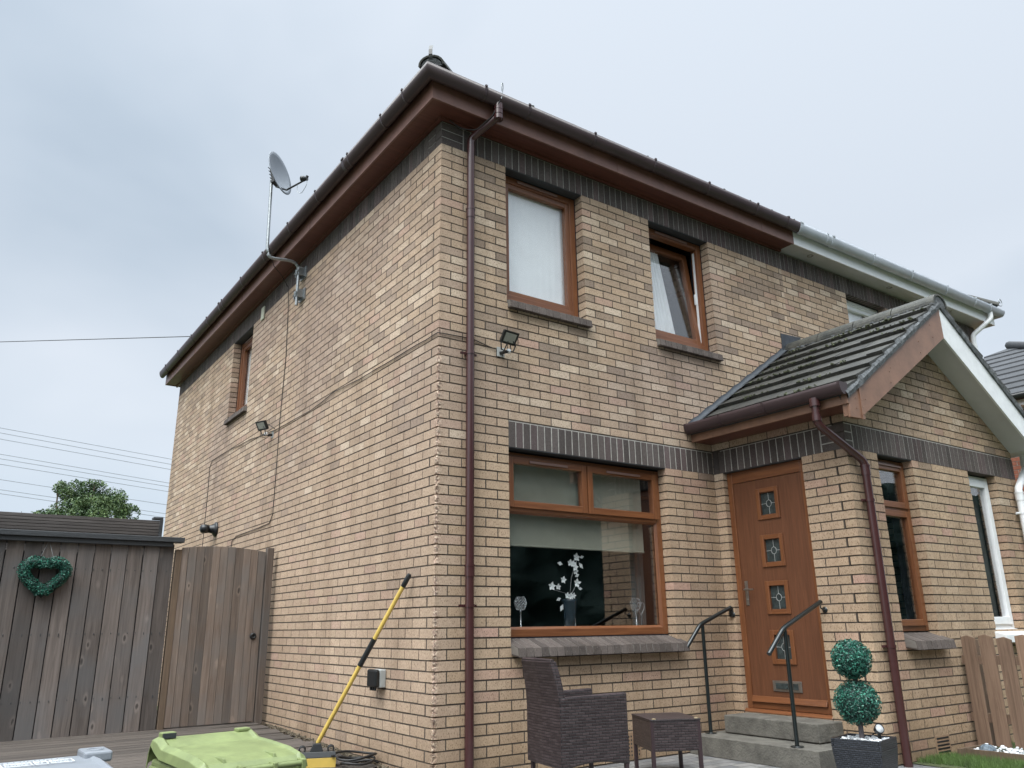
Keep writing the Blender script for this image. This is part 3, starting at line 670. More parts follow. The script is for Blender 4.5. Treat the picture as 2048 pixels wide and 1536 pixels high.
for y_ in (2.6, 5.1, 7.6):
    j_ = MB(); j_.box(-OV_-.003, -OV_+.001, y_-.02, y_+.02, SOFZ-.008, SOFZ+.2); j_.build('fascia_joint', [MATS['rosewood_fascia']], bpy.data.objects['fascia'])
GR = .058; GZ = 5.575; GO = OV_+.006+GR
def gutter_run(mb, xs):
    mb.sweep(halfround(GR, z=GZ), xs, closed=True, smooth=True)
mb = MB(); s2 = 1
gutter_run(mb, [(0, YE+.02, -1, 0), (0, 0, -1, -1), (XP, 0, 0, -1)])
for q in mb.v[:0]: pass
# recentre: sweep uses offset from wall line
mb.v = []; mb.f = []; mb.c = []; mb.mi = []; mb.sm = []
pr = [(o+GO, z) for o, z in halfround(GR, z=GZ)]
mb.sweep(pr, [(0, YE+.02, -1, 0), (0, 0, -1, -1), (XP, 0, 0, -1)], closed=True, smooth=True)
gut = mb.build('gutter', [GUT], house)
def bracket(parent, x, y, nx, ny, m, wdt=.022, g=.0045):
    b = MB(); tx, ty = -ny, nx; pr = [(o+GO, z) for o, z in halfround(GR+g, t=.005, z=GZ+.002)]
    b.sweep(pr, [(x-tx*wdt/2, y-ty*wdt/2, nx, ny), (x+tx*wdt/2, y+ty*wdt/2, nx, ny)], closed=True)
    M0 = [(GO+GR+g-.001, GZ-.006), (GO+GR+g+.006, GZ-.004), (GO+GR+g+.004, GZ+.014), (GO+GR-.006, GZ+.012), (GO+GR-.006, GZ+.004)]
    b.sweep(M0, [(x-tx*wdt/2, y-ty*wdt/2, nx, ny), (x+tx*wdt/2, y+ty*wdt/2, nx, ny)], closed=True)
    return b.build('gutter_bracket', [m], parent)
for y in (.12, .55, 1.3, 1.42, 2.15, 3.0, 3.9, 4.8, 5.7, 5.85, 6.5, 7.4, 8.3, 9.2): bracket(gut, 0, y, -1, 0, GUT, .02 if y not in (1.42, 5.85) else .05)
for x in (.25, .72, 1.5, 2.3, 3.1, 3.9, 4.45): bracket(gut, x, 0, 0, -1, GUT)
# neighbour's white eaves
mb = MB(); xr = 9.3375
def box3(mb, *a): mb.box(*a)
mb.box(XP, xr+OV_-.02, -(OV_-.02), .05, SOFZ+.004, SOFZ+.016); mb.box(xr-.05, xr+OV_-.02, .05, YE, SOFZ+.004, SOFZ+.016)
nsof = mb.build('soffit', [WSOF], nhouse)
for x in (5.12, 6.85, 8.4):
    l = MB(); l.lathe([(.0, .004), (.022, .004), (.022, .0), (.036, -.004), (.04, .0035)], (x, -.115, SOFZ+.001), 20); l.build('downlight', [CHROME], nsof)
mb = MB(); mb.box(XP+.0005, xr+OV_, -OV_, -OV_+.018, SOFZ-.005, SOFZ+.2); mb.box(xr+OV_-.018, xr+OV_, -OV_+.018, YE, SOFZ-.005, SOFZ+.2); mb.build('fascia', [WHITE], nhouse, bevel=.002)
mb = MB(); pr = [(o+GO, z) for o, z in halfround(GR+.002, z=GZ)]
mb.sweep(pr, [(XP+.001, 0, 0, -1), (xr, 0, 1, -1), (xr, YE, 1, 0)], closed=True, smooth=True); ngut = mb.build('gutter', [WGUT], nhouse)
for x in (4.69, 5.2, 5.32, 6.2, 7.1, 8.0, 8.8, 9.25): bracket(ngut, x, 0, 0, -1, WGUT, .02 if x not in (5.32, 4.69) else .05, .007)
# roofs: hipped, 30 degree pitch
def hiproof(parent, x0, x1, split_left, m):
    pass
ev = OV_+.03; zt0 = GZ+.03; tp = math.tan(R(30)); half = (LY+2*ev)/2; zrdg = zt0+half*tp
def roofmesh(x0, x1, left_hip, m, parent):
    mb = MB(); yA = -ev; yB = LY+ev; ym = (yA+yB)/2
    n = 24
    for k in range(n):   # real stepped courses
        a0 = k/n; a1 = (k+1)/n; step = .018
        def pts(t, dz): 
            o = half*t; z = zt0+o*tp+dz
            xl = x0+o if left_hip else x0; xr_ = x1 if left_hip else x1-o
            return xl, xr_, yA+o, yB-o, z
        A = pts(a0, step); B = pts(a1, 0.0)
        c = (rnd(0, 1), 0, 0)
        mb.add([(A[0], A[2], A[4]), (A[1], A[2], A[4]), (B[1], B[2], B[4]), (B[0], B[2], B[4]), (A[0], A[2], A[4]-.03), (A[1], A[2], A[4]-.03)], [(0, 1, 2, 3), (4, 5, 1, 0)], c)
        mb.add([(A[0], A[3], A[4]), (A[1], A[3], A[4]), (B[1], B[3], B[4]), (B[0], B[3], B[4]), (A[0], A[3], A[4]-.03), (A[1], A[3], A[4]-.03)], [(3, 2, 1, 0), (0, 1, 5, 4)], c)
        if left_hip: mb.add([(A[0], A[2], A[4]), (A[0], A[3], A[4]), (B[0], B[3], B[4]), (B[0], B[2], B[4]), (A[0], A[2], A[4]-.03), (A[0], A[3], A[4]-.03)], [(3, 2, 1, 0), (0, 1, 5, 4)], c)
        else: mb.add([(A[1], A[2], A[4]), (A[1], A[3], A[4]), (B[1], B[3], B[4]), (B[1], B[2], B[4]), (A[1], A[2], A[4]-.03), (A[1], A[3], A[4]-.03)], [(0, 1, 2, 3), (4, 5, 1, 0)], c)
    return mb.build('roof', m, parent)
rf = roofmesh(-ev, XP-.001, True, [TILE], house)
nrf = roofmesh(XP+.001, xr+ev, False, [TILE], nhouse)
mb = MB()
for i in range(80):
    x_ = XP-abs(random.gauss(0, 1.6)); 
    if x_ < .2: continue
    s_ = rnd(.006, .018); mb.M = TR(x_, -ev-.01-GR*.9+rnd(0, .05), GZ+.0+rnd(0, .012), rnd(0, 6), rnd(-1, 1)); mb.box(-s_*1.6, s_*1.6, -s_, s_, -s_*.8, s_*.8)
kind(mb.build('moss', [P('gutter_moss', (.03, .035, .022), .95, var=.4, scale=40)], gut), 'stuff')
def hip_tiles(parent, x0, y0, dx, n0=12):
    d = Vector((dx, 1, tp)).normalized(); mb = MB(); q = d.to_track_quat('Y', 'Z').to_matrix().to_4x4()
    for k in range(n0):
        p = Vector((x0, y0, zt0+.03))+d*(k*.42-.02); mb.M = Matrix.Translation(p) @ q; r = .115
        pr = [(r*math.cos(math.pi*t/10), r*.75*math.sin(math.pi*t/10)) for t in range(11)]+[((r-.018)*math.cos(math.pi*t/10), (r-.018)*.75*math.sin(math.pi*t/10)) for t in range(10, -1, -1)]
        mb.prism(pr, 0, .44, 1, (random.random(), 0, 0))
    mb.M = Matrix.Translation(Vector((x0, y0, zt0+.02))) @ q; mb.mat = 1
    mb.prism([(.09*math.cos(math.pi*t/8), .068*math.sin(math.pi*t/8)) for t in range(9)], -.012, .03, 1)
    return mb.build('hip_tile', [RTILE, VMORT], parent)
ht = hip_tiles(rf, -ev+.005, -ev+.005, 1)
nht = hip_tiles(nrf, xr+ev, -ev, -1)
mb = MB(); d = Vector((-1, -1, 0)).normalized(); b0 = Vector((-ev+.01, -ev+.01, zt0+.06)); mb.M = Matrix.Translation(b0) @ Matrix.Rotation(R(-45), 4, 'Z')
pth = [(0, .2, .06), (0, .0, .01), (0, -.045, .012), (0, -.06, .05), (0, -.058, .10), (0, -.045, .145)]
for a, b in zip(pth, pth[1:]):
    mb.hexa([(-.016, a[1], a[2]), (.016, a[1], a[2]), (.016, b[1], b[2]), (-.016, b[1], b[2]), (-.016, a[1]+.004, a[2]+.006), (.016, a[1]+.004, a[2]+.006), (.016, b[1]+.004, b[2]+.006), (-.016, b[1]+.004, b[2]+.006)])
mb.build('hip_iron', [BLACKP], rf)
mb = MB(); b0 = Vector((xr+ev, -ev, zt0+.05))
sp_ = [b0+Vector((.10+.07*(1-t/26)*math.sin(t*.33), -.05, .08-.07*(1-t/26)*math.cos(t*.33))) for t in range(20)]
mb.tube([b0+Vector((-.2, .05, .04))]+sp_, .006, 6); mb.build('hip_iron', [GALV], nrf)

# downpipes
def pipe(parent, pts, r, m, name='downpipe', n=12):
    mb = MB(); mb.tube(pts, r, n); return mb.build(name, [m], parent)
def smooth_path(pts, k=5, rr=.05):
    out = [Vector(pts[0])]
    for a, b, c in zip(pts, pts[1:], pts[2:]):
        a, b, c = Vector(a), Vector(b), Vector(c); d1 = (a-b).normalized(); d2 = (c-b).normalized(); p, q = b+d1*rr, b+d2*rr
        for i in range(k+1):
            t = i/k; out.append(p*(1-t)**2+b*2*t*(1-t)+q*t*t)
    out.append(Vector(pts[-1])); return out
def pipe_bits(dp, m, x, y, joints, clips, r):
    for z in joints:
        j = MB(); j.tube([(x, y, z), (x, y, z+.085)], r+.0045, 16); j.tube([(x, y, z+.075), (x, y, z+.088)], r+.008, 16); j.build('pipe_joint', [m], dp)
    for z in clips:
        c = MB(); c.tube([(x, y, z), (x, y, z+.022)], r+.005, 16); c.box(x-.075, x+.075, y+.02, y+.035, z+.002, z+.020); c.box(x-.02, x+.02, y+.03, -.001 if y > -1 else YP-.001, z+.002, z+.02)
        c.tube([(x-.062, y+.02, z+.011), (x-.062, y+.012, z+.011)], .006, 6); c.tube([(x+.062, y+.02, z+.011), (x+.062, y+.012, z+.011)], .006, 6); c.build('pipe_clip', [m], dp)
px, py = .262, -.062; PR = .034
dp = pipe(house, smooth_path([(.412, -GO, GZ-GR*DEEP-.002), (.412, -GO, 5.37), (px, py, 5.20), (px, py, .0)], rr=.035), PR, PIPE)
dp['label'] = 'tall brown rainwater pipe by the house corner'
for z0_, z1_ in ((5.43, 5.49), (5.385, 5.425), (5.335, 5.378)):
    o = MB(); o.tube([(.412, -GO, z0_), (.412, -GO, z1_)], PR+.009, 16); o.build('pipe_joint', [PIPE], dp)
pipe_bits(dp, PIPE, px, py, [4.42, 1.42], [3.18, 1.20], PR)
PGR = .052; PGZ = 2.965
# ------------------------------------------------------------------ porch roof
PY0 = -1.72; 
def porch_side(parent, sgn, m):
    mb = MB(); L_ = XP-XE; ns = 8; ln = math.hypot(1, SL); slope = math.atan(SL); total = L_*ln; g = total/ns
    # local frame: u along +y (back), v up the slope
    ex = Vector((sgn*1, 0, SL)).normalized() if False else None
    up = Vector((-sgn, 0, SL)).normalized(); nrm = Vector((sgn*SL, 0, 1)).normalized()   # sgn=+1: right side, so up points to -x
    base = Vector((XP+sgn*L_, 0, ZR-SL*L_))
    for k in range(ns+0):
        y = PY0+rnd(-.004, .004); j = 0
        off = .15 if k % 2 else 0
        ys = [PY0]; yy = PY0+(.3 if off == 0 else .15)
        while yy < -.02: ys.append(yy); yy += .3
        ys.append(0.0)
        for a, b in zip(ys, ys[1:]):
            lift = .041+rnd(-.006, .006); v0 = k*g-.02+rnd(-.003, .003); v1 = (k+1)*g+.0
            c = (random.random(), 0, 0); a2 = a+.0015; b2 = b-.0015
            def pt(y_, v, h): return base+Vector((0, y_, 0))+up*v+nrm*h
            q = [pt(a2, v0, lift-.034), pt(b2, v0, lift-.034), pt(b2, v1, -.018), pt(a2, v1, -.018), pt(a2, v0, lift), pt(b2, v0, lift), pt(b2, v1, .006), pt(a2, v1, .006)]
            if sgn < 0: mb.add(q, [(0, 1, 2, 3), (7, 6, 5, 4), (4, 5, 1, 0), (5, 6, 2, 1), (6, 7, 3, 2), (7, 4, 0, 3)], c)
            else: mb.add(q, [(3, 2, 1, 0), (4, 5, 6, 7), (0, 1, 5, 4), (1, 2, 6, 5), (2, 3, 7, 6), (3, 0, 4, 7)], c)
    o = mb.build('porch_roof', m, parent)
    # under-slab so that no light leaks through
    mb = MB(); q = []
    for (y_, v, h) in ((PY0+.06, .02, -.07), (-.001, .02, -.07), (-.001, total, -.07), (PY0+.06, total, -.07), (PY0+.06, .02, -.02), (-.001, .02, -.02), (-.001, total, -.02), (PY0+.06, total, -.02)):
        q.append(base+Vector((0, y_, 0))+up*v+nrm*h)
    mb.add(q, [(0, 1, 2, 3), (7, 6, 5, 4), (4, 5, 1, 0), (5, 6, 2, 1), (6, 7, 3, 2), (7, 4, 0, 3)]); mb.build('roof_boarding', [CAPW], parent)
    # rough mortar bedding along the verge
    mb = MB(); n = 70; vs = []
    for i in range(n+1):
        v = total*i/n; r1 = noise.noise(Vector((v*9, sgn*3, 0)))*.012; r2 = noise.noise(Vector((v*14, 5, sgn)))*.014
        step = (1-((v/g) % 1))*.028
        pts = [(PY0-.004+r1, -.058), (PY0-.012+r2, -.02), (PY0+.004+r1, step-.004), (PY0+.07, step-.008), (PY0+.07, -.06)]
        vs += [base+Vector((0, y_, 0))+up*v+nrm*(h+r2*.3) for y_, h in pts]
    mb.add(vs, [(i*5+k, i*5+(k+1) % 5, (i+1)*5+(k+1) % 5, (i+1)*5+k) for i in range(n) for k in range(5)]); mb.build('verge_mortar', [VMORT], o)
    return o
pr1 = porch_side(house, -1, [TILE]); pr2 = porch_side(nhouse, 1, [TILE])
mb = MB()
for i in range(420):
    ns_ = 8; L_ = XP-XE; g_ = L_*math.hypot(1, SL)/ns_; v_ = g_*random.randrange(ns_)-.02+abs(random.gauss(0, .012)); xx = XE+v_/math.hypot(1, SL); y_ = rnd(PY0+.02, -.08)
    if noise.noise(Vector((xx*2.2, y_*2.2, 5))) < -.05: continue
    s_ = rnd(.003, .011); mb.M = TR(xx-.022, y_, zroof(xx)+.035, rnd(0, 6), rnd(-1, 1)); mb.box(-s_, s_, -s_*2.2, s_*2.2, -s_*.6, s_*.6)
kind(mb.build('moss', [P('roof_moss', (.05, .055, .03), .95, var=.5, scale=40)], pr1), 'stuff')
# ridge tiles
def ridge():
    mb = MB(); n = 4; ln = -PY0/n
    for k in range(n):
        y0 = PY0+k*ln; r = .125+rnd(-.003, .003); r2 = r-.02
        pr = [(XP+r*math.cos(math.pi*t/12)*1.05, ZR-.05+r*math.sin(math.pi*t/12)) for t in range(13)]+[(XP+r2*math.cos(math.pi*t/12)*1.05, ZR-.05+r2*math.sin(math.pi*t/12)) for t in range(12, -1, -1)]
        mb.prism(pr, y0+.004-(.0 if k else .015), y0+ln-.004, 1, (random.random(), 0, 0))
        mb.mat = 1
        r3 = r-.012; pr = [(XP+r3*math.cos(math.pi*t/12)*1.05, ZR-.055+r3*math.sin(math.pi*t/12)) for t in range(13)]
        mb.prism(pr, y0+(.0 if k else .0), y0+ln, 1); mb.mat = 0
        for i in range(26):   # lumps of bedding squeezed out under the edge
            mb.mat = 1; sx = random.choice((-1, 1)); s = rnd(.006, .016); mb.M = TR(XP+sx*(r*1.05+rnd(-.004, .012)), y0+rnd(0, ln), ZR-.06+rnd(-.02, .012), rnd(0, 3)); mb.box(-s, s, -s*1.6, s*1.6, -s*.6, s*.6); mb.mat = 0
        mb.M = Matrix.Identity(4)
    return mb.build('ridge_tile', [RTILE, VMORT], pr1)
ridge()
# bargeboards
BT = -.065; BH = .26
def barge(parent, sgn, m, name, y0=PY0+.012, y1=PY0+.034):
    mb = MB(); xa, xb = XP+sgn*.001, XP+sgn*(XP-XE-.05)
    def zt(x): return zroof(x)+BT
    pts = [(xa, zt(xa)), (xb, zt(xb)), (xb, zt(xb)-.17), (XP+sgn*1.62, 2.66), (XP+sgn*1.60, zt(XP+sgn*1.60)-BH), (xa, zt(xa)-BH-.06)]
    if sgn < 0: pts = pts[::-1]
    mb.prism(pts, y0, y1, 1); return mb.build(name, m, parent, bevel=.002)
b1 = barge(house, -1, [ROSEP], 'bargeboard'); b2 = barge(nhouse, 1, [WHITED], 'bargeboard')
mb = MB(); xj = XP-1.60
mb.box(xj-.03, xj+.004, PY0+.002, PY0+.0118, 2.655, zroof(xj)-.07)
for x, z in ((xj-.012, 2.70), (xj-.012, 2.76), (xj-.012, 2.82), (xj-.09, 2.74), (xj-.09, 2.83), (xj+.06, 2.74), (xj+.06, 2.84), (xj+.5, 3.06), (xj+.5, 3.16), (xj+.53, 3.20), (xj+1.1, 3.45), (xj+1.1, 3.56), (xj+1.38, 3.66), (xj+1.36, 3.78)):
    mb.lathe([(0, -.001), (.005, 0), (.006, .002), (0, .004)], (x, PY0+.0005 if x < xj+.005 and x > xj-.03 else PY0+.010, z), 8, ax=(0, -1, 0))
mb.build('cover_strip', [ROSEP], b1)
# sloping soffits under the verge, box ends and side eaves
for sgn, par, m, mf in ((-1, house, [WSOF], [ROSEP]), (1, nhouse, [WSOF], [WHITE])):
    mb = MB(); xa, xb = XP+sgn*.001, XP+sgn*1.50
    def zs(x): return zroof(x)+BT-BH+.012-(.06*(1-abs(x-XP)/1.6))
    q = [(xa, PY0+.034, zs(xa)), (xb, PY0+.034, zs(xb)), (xb, YP-.0005, zs(xb)), (xa, YP-.0005, zs(xa))]; q += [(a, b, c+.012) for a, b, c in q]
    mb.add(q, [(0, 1, 2, 3), (7, 6, 5, 4), (4, 5, 1, 0), (5, 6, 2, 1), (6, 7, 3, 2), (7, 4, 0, 3)]); mb.build('verge_soffit', m, par)
    x_in = XP+sgn*(XP-3.15); x_out = XP+sgn*(XP-XE-.05); a, b = sorted((x_in-sgn*.0, x_out))
    mb = MB(); mb.box(a+(.004 if sgn > 0 else 0), b-(.004 if sgn < 0 else 0), PY0+.036, -.003, 2.775, 2.787); mb.build('soffit', [ROSEY] if sgn < 0 else [WSOF], par)
    mb = MB(); a, b = sorted((x_out, x_out+sgn*.016)); mb.box(a, b, PY0+.012, -.002, 2.768, 2.93); mb.build('fascia', mf, par, bevel=.002)
    # box end behind the bargeboard foot
    mb = MB(); a, b = sorted((x_out-sgn*.002, XP+sgn*1.60)); mb.box(a, b, PY0+.036, PY0+.075, 2.67, 2.774); mb.build('eaves_box', mf, par)
    xo = x_out+sgn*(.016+PGR+.003)
    mb = MB(); pr = [(o, z) for o, z in halfround(PGR, z=PGZ-.03)]
    mb.sweep(pr, [(xo, PY0+.0, -1 if sgn < 0 else 1, 0), (xo, -.01, -1 if sgn < 0 else 1, 0)], closed=True, smooth=True)
    pg = mb.build('porch_gutter', [GUT if sgn < 0 else WGUT], par)
    for yb in (PY0+.01, -.03):
        e = MB(); pe = [((PGR+.004)*math.cos(math.pi*t/12)+xo, PGZ-.028-(PGR+.004)*DEEP*math.sin(math.pi*t/12)) for t in range(13)]; e.prism(pe, yb-.012, yb+.012, 1); e.build('gutter_end', [GUT if sgn < 0 else WGUT], pg)
    for yb in (-.45, -.95):
        e = MB(); pe = [((PGR+.005)*math.cos(math.pi*t/12)+xo, PGZ-.028-(PGR+.005)*DEEP*math.sin(math.pi*t/12)) for t in range(13)]+[((PGR-.001)*math.cos(math.pi*t/12)+xo, PGZ-.028-(PGR-.001)*DEEP*math.sin(math.pi*t/12)) for t in range(12, -1, -1)]; e.prism(pe, yb-.01, yb+.01, 1); e.build('gutter_bracket', [GUT if sgn < 0 else WGUT], pg)
    # downpipe: outlet, swan neck across the corner, drop on the front face
    px2 = XP+sgn*(XP-3.285); 
    top = (xo, YP+.02, PGZ-.03-PGR*DEEP)
    if sgn < 0: m2 = PIPE; r2 = .034
    else: m2 = WHITE; r2 = .036
    dq = pipe(par, smooth_path([top, (xo, YP+.02, 2.64), (px2, YP-.062, 2.36), (px2, YP-.062, 0.0)], rr=.05), r2, m2)
    dq['label'] = 'brown porch rainwater pipe with a slanting swan neck' if sgn < 0 else 'white porch rainwater pipe'
    o = MB(); o.tube([(xo, YP+.02, 2.79), (xo, YP+.02, 2.86)], r2+.012, 16); o.tube([(xo, YP+.02, 2.665), (xo, YP+.02, 2.72)], r2+.005, 16); o.build('pipe_joint', [m2], dq)
    pipe_bits(dq, m2, px2, YP-.062, [2.24], [2.02, .86] if sgn < 0 else [2.1, .9], r2)
# lead flashing where the porch roof meets the wall
mb = MB(); n = 24
for sgn, lo, hi in ((-1, XE, XP), ):
    vs = []
    for k in range(n+1):
        x = XE+(XP-XE)*k/n; j = .008*math.sin(k*2.1)
        vs += [(x, -.004, zroof(x)+.105+j), (x, -.010, zroof(x)+.058), (x, -.05+j, zroof(x)+.050)]
    mb.add(vs, [(k*3+i, k*3+3+i, k*3+4+i, k*3+1+i) for k in range(n) for i in range(2)], smooth=True)
mb.build('lead_flashing', [LEAD], house)
mb = MB(); mb.prism([(4.50, 4.03), (4.60, 4.06), (4.86, 4.05), (4.87, 4.27), (4.50, 4.25)], -.009, -.002, 1); mb.build('lead_flashing', [LEAD], house, bevel=.002)
mb = MB(); vs = []
for k in range(n+1):
    x = XP+(XP-XE)*k/n; vs += [(x, -.004, zroof(x)+.10), (x, -.010, zroof(x)+.03), (x, -.16, zroof(x)+.036)]
mb.add(vs, [(k*3+i, k*3+1+i, k*3+4+i, k*3+3+i) for k in range(n) for i in range(2)], smooth=True); mb.build('lead_flashing', [LEAD], nhouse)

# air vents and small plates on our walls
mb = MB(); mb.M = MF; mb.mat = 0; mb.box(1.755, 1.965, -.003, .05, .025, .215)
mb.mat = 1
for a in range(7):
    for b in range(6): mb.box(1.772+a*.027, 1.784+a*.027, -.0045, -.0031, .04+b*.028, .053+b*.028)
mb.build('air_vent', [P('terracotta_vent', (.26, .17, .105), .9), BLACKP], house)
mb = MB(); mb.M = MPF; mb.mat = 0; mb.box(3.83, 4.045, -.004, .05, .02, .165)
mb.mat = 1
for k in range(5): mb.box(3.845, 4.03, -.0056, -.0041, .034+k*.026, .047+k*.026)
mb.build('air_vent', [MATS['terracotta_vent'], BLACKP], house)
mb = MB(); mb.M = MS; mb.box(-4.82, -4.70, -.02, -.002, 5.03, 5.21); mb.build('wall_plate', [P('cream_plate', (.42, .42, .33), .6)], house, bevel=.004)

# ------------------------------------------------------------------ neighbour walls
def f(mb):
    mb.mat = 0
    bricks(mb, MF, XP+.0, 9.3375, -35, 33, 0, [(XP-.01, 6.07, -1, 2.9), H_NL, H_N1, H_N2, (6.18, 9, 2.475, 2.7)])
    mb.mat = 1; core(mb, MF, XP, 9.33, -.1, 5.33, [(XP-.1, 6.07, -.2, 2.9), H_NL, H_N1, H_N2])
wall_obj('front_wall', nhouse, f, [BRICK, MORTAR])
def f(mb):
    mb.M = MN; mb.mat = 0; mb.box(.105, LY, 0, .1, -.6, 5.33, TAN)
wall_obj('side_wall', nhouse, f, [BRICK])
def f(mb):
    mb.mat = 0; soldiers(mb, MF, XP+.001, 9.3375, 5.1, n=62, d=.002)
    mb.mat = 1; core(mb, MF, XP, 9.33, 5.103, 5.322, y0=.002)
wall_obj('brick_band', nhouse, f, [DARKB, LMORTAR])
def f(mb):
    mb.mat = 0; soldiers(mb, MPF, XP+.001, 6.1875, 2.475, n=20, d=.002)
    soldiers(mb, MPR, -1.35, -.001, 2.475, n=18, d=.002)
    mb.mat = 1; core(mb, MPF, XP, 6.18, 2.478, 2.698, y0=.001)
wall_obj('brick_band', nhouse, f, [DARKB, LMORTAR])
def f(mb):
    mb.mat = 0
    bricks(mb, MPF, XP, 6.1875, -20, 33, 0, [H_NW, (3, 7, 2.475, 2.7)], keep=porch_keep)
    bricks(mb, MPR, -1.35, -.0, -5, 33, 0, [(-2, 1, 2.475, 2.7)])
    mb.mat = 1; core(mb, MPF, XP, 6.18, -.1, 2.8, [H_NW]); core(mb, MPR, -1.35, 0, -.1, 2.85)
    mb.M = MF; mb.prism([(XP, 2.75), (6.08, 2.75), (XP, 3.68), ], YP+.005, YP+.0995, 1)
wall_obj('porch_wall', nhouse, f, [BRICK, MORTAR])
def f(mb):
    core(mb, MF, XP+.001, 9.2, -.1, 5.3, [(XP-.1, 6.07, -.2, 2.6), H_NL, H_N1, H_N2], y0=.1035, y1=.27, inset=-.004)
    core(mb, MPF, XP+.05, 6.05, -.1, 2.7, [H_NW], y0=.1035, y1=.27, inset=-.004); mb.M = MF
    mb.box(XP+.001, 9.2, .28, LY-.31, 2.72, 2.95)
wall_obj('inner_lining', nhouse, f, [DARKI])
nlow = MB(); nlow.M = MF; frame_rect(nlow, 6.866, 8.66, .978, 2.455, .06, .05, .12, 0, 0); nl = nlow.build('window', [WHITE], nhouse); g = MB(); g.box(6.92, 8.61, .08, .086, 1.03, 2.4); g.build('pane', GLASS, nl)
# white pipe and alarm-like box at the far corner of the neighbour
ndp = pipe(nhouse, smooth_path([(9.30, -GO, GZ-GR), (9.30, -GO, 5.38), (9.10, -.065, 5.14), (9.10, -.065, 0)], rr=.05), .036, WHITE)
mb = MB(); mb.box(8.62, 8.80, -.09, -.003, 4.62, 4.95); mb.box(8.80, 8.86, -.12, -.03, 4.72, 4.80); mb.build('alarm_box', [WHITE], nhouse, bevel=.01)

# ------------------------------------------------------------------ ground
def sheet(name, x0, x1, y0, y1, z, m, k='structure', th=None):
    mb = MB()
    if th: mb.box(x0, x1, y0, y1, z-th, z)
    else: mb.add([(x0, y0, z), (x1, y0, z), (x1, y1, z), (x0, y1, z)], [(0, 1, 2, 3)])
    return kind(mb.build(name, [m]), k)
sheet('ground', -400, 500, -400, 700, -.57, SOIL)
sheet('driveway', -6.5, -.72, -15.98, .38, -.55, ROAD)
sheet('road', -60, 60, -22, -16, -.56, ROAD)
sheet('paving', -.70, 3.9, -3.6, -.0, 0, PAVE, th=.56)
sheet('lawn', 3.905, 12, -9, -1.3, .01, SOIL, th=.57)
sheet('lawn', 6.3, 12, -1.29, -.001, .01, SOIL, th=.57)
sheet('lawn', -.70, 3.9, -9, -3.61, .0, SOIL, th=.57)
sheet('garden', -9, 12, 3.62, 16, -.02, SOIL, th=.5)
# decking beside the side wall: boards run away from the wall and rise slightly to the gate
mb = MB(); y = .42; zf = lambda y: .048+.030*y
while y < 5.0:
    wd_ = .118; x1 = -.10+rnd(-.035, .03); x0 = -6.2; t = (random.random(), 0, 0); a = zf(y); b = zf(y+wd_)
    sg = rnd(-.006, .006); xm = x1-.55
    for (xa, xb, za, zb2) in ((x0, xm, 0, 0), (xm, x1, 0, sg)):
        g = 5
        for k in range(g):   # grooved face
            ya = y+wd_*k/g; yb = y+wd_*(k+.72)/g
            mb.hexa([(xa, ya, zf(ya)-.024), (xb, ya, zf(ya)-.024+zb2), (xb, yb, zf(yb)-.024+zb2), (xa, yb, zf(yb)-.024), (xa, ya, zf(ya)+za), (xb, ya, zf(ya)+zb2), (xb, yb, zf(yb)+zb2), (xa, yb, zf(yb)+za)], t)
        mb.hexa([(xa, y, zf(y)-.028), (xb, y, zf(y)-.028+zb2), (xb, y+wd_, zf(y)-.028+zb2), (xa, y+wd_, zf(y)-.028), (xa, y, zf(y)-.004), (xb, y, zf(y)-.004+zb2), (xb, y+wd_*.96, b-.004+zb2), (xa, y+wd_*.96, b-.004)], t)
    y += wd_+.008
kind(mb.build('decking', [DECKW]), 'structure')
mb = MB(); mb.box(-6.2, .0, .39, .42, -.56, .04); mb.box(-6.2, -.02, .45, 4.9, -.1, -.0); kind(mb.build('decking', [CAPW]), 'structure')
# debris strip along the wall
mb = MB()
for i in range(500):
    y = rnd(.1, 3.4); x = -.015-abs(random.gauss(0, .035)); s = rnd(.003, .012); z = zf(y)-.02+rnd(0, .02) if x > -.09 else zf(y)+s*.4
    mb.M = TR(x, y, z, rnd(0, 6), rnd(-1, 1)); mb.box(-s, s, -s*1.5, s*1.5, -s*.4, s*.4, (rnd(0, 1), 0, 0))
kind(mb.build('leaf_litter', [P('leaf_litter', (.10, .08, .055), .95, var=.6, scale=60)]), 'stuff')

# ------------------------------------------------------------------ fence, gate
FY = 3.50
def boards(mb, x0, x1, y0, y1, zb, ztop, wd_, gap, shade=0):
    x = x1
    while x > x0+.01:
        a = max(x0, x-wd_); t = (random.random(), random.random(), random.random()); j = rnd(-.004, .004)
        za, zb_ = ztop(a), ztop(x); ln = rnd(-.004, .003)
        mb.hexa([(a, y0+j, zb(a)), (x, y0+j, zb(x)), (x, y1, zb(x)), (a, y1, zb(a)), (a+ln*.5, y0+j, za), (x+ln, y0+j, zb_), (x, y1, zb_), (a, y1, za)], t)
        x = a-gap
fence = thing('boarded_fence', 'tall weathered grey upright boarded fence with dark top rail, left of the arched gate', 'fence', (0, 0, 0))
mb = MB(); boards(mb, -5.6, -1.075, FY, FY+.02, lambda x: .155+.006*(x+1), lambda x: 1.905, .138, .009)
mb.M = Matrix.Identity(4); mb.mat = 1
x = -1.10
while x > -5.5:
    for z in (.455, 1.035, 1.63):
        for dx in (-.03, -.105): mb.box(x+dx-.003, x+dx+.003, FY-.0062, FY+.002, z+rnd(-.012, .012), z+.018)
    x -= .147
mb.build('board_panel', [FENCEW, CAPW], fence, bevel=.002)
mb = MB(); mb.box(-5.6, -1.0, FY-.075, FY+.05, 1.925, 1.975); mb.box(-5.6, -1.10, FY-.05, FY-.001, 1.88, 1.924); mb.box(-5.6, -1.1, FY+.021, FY+.05, 1.86, 1.924)
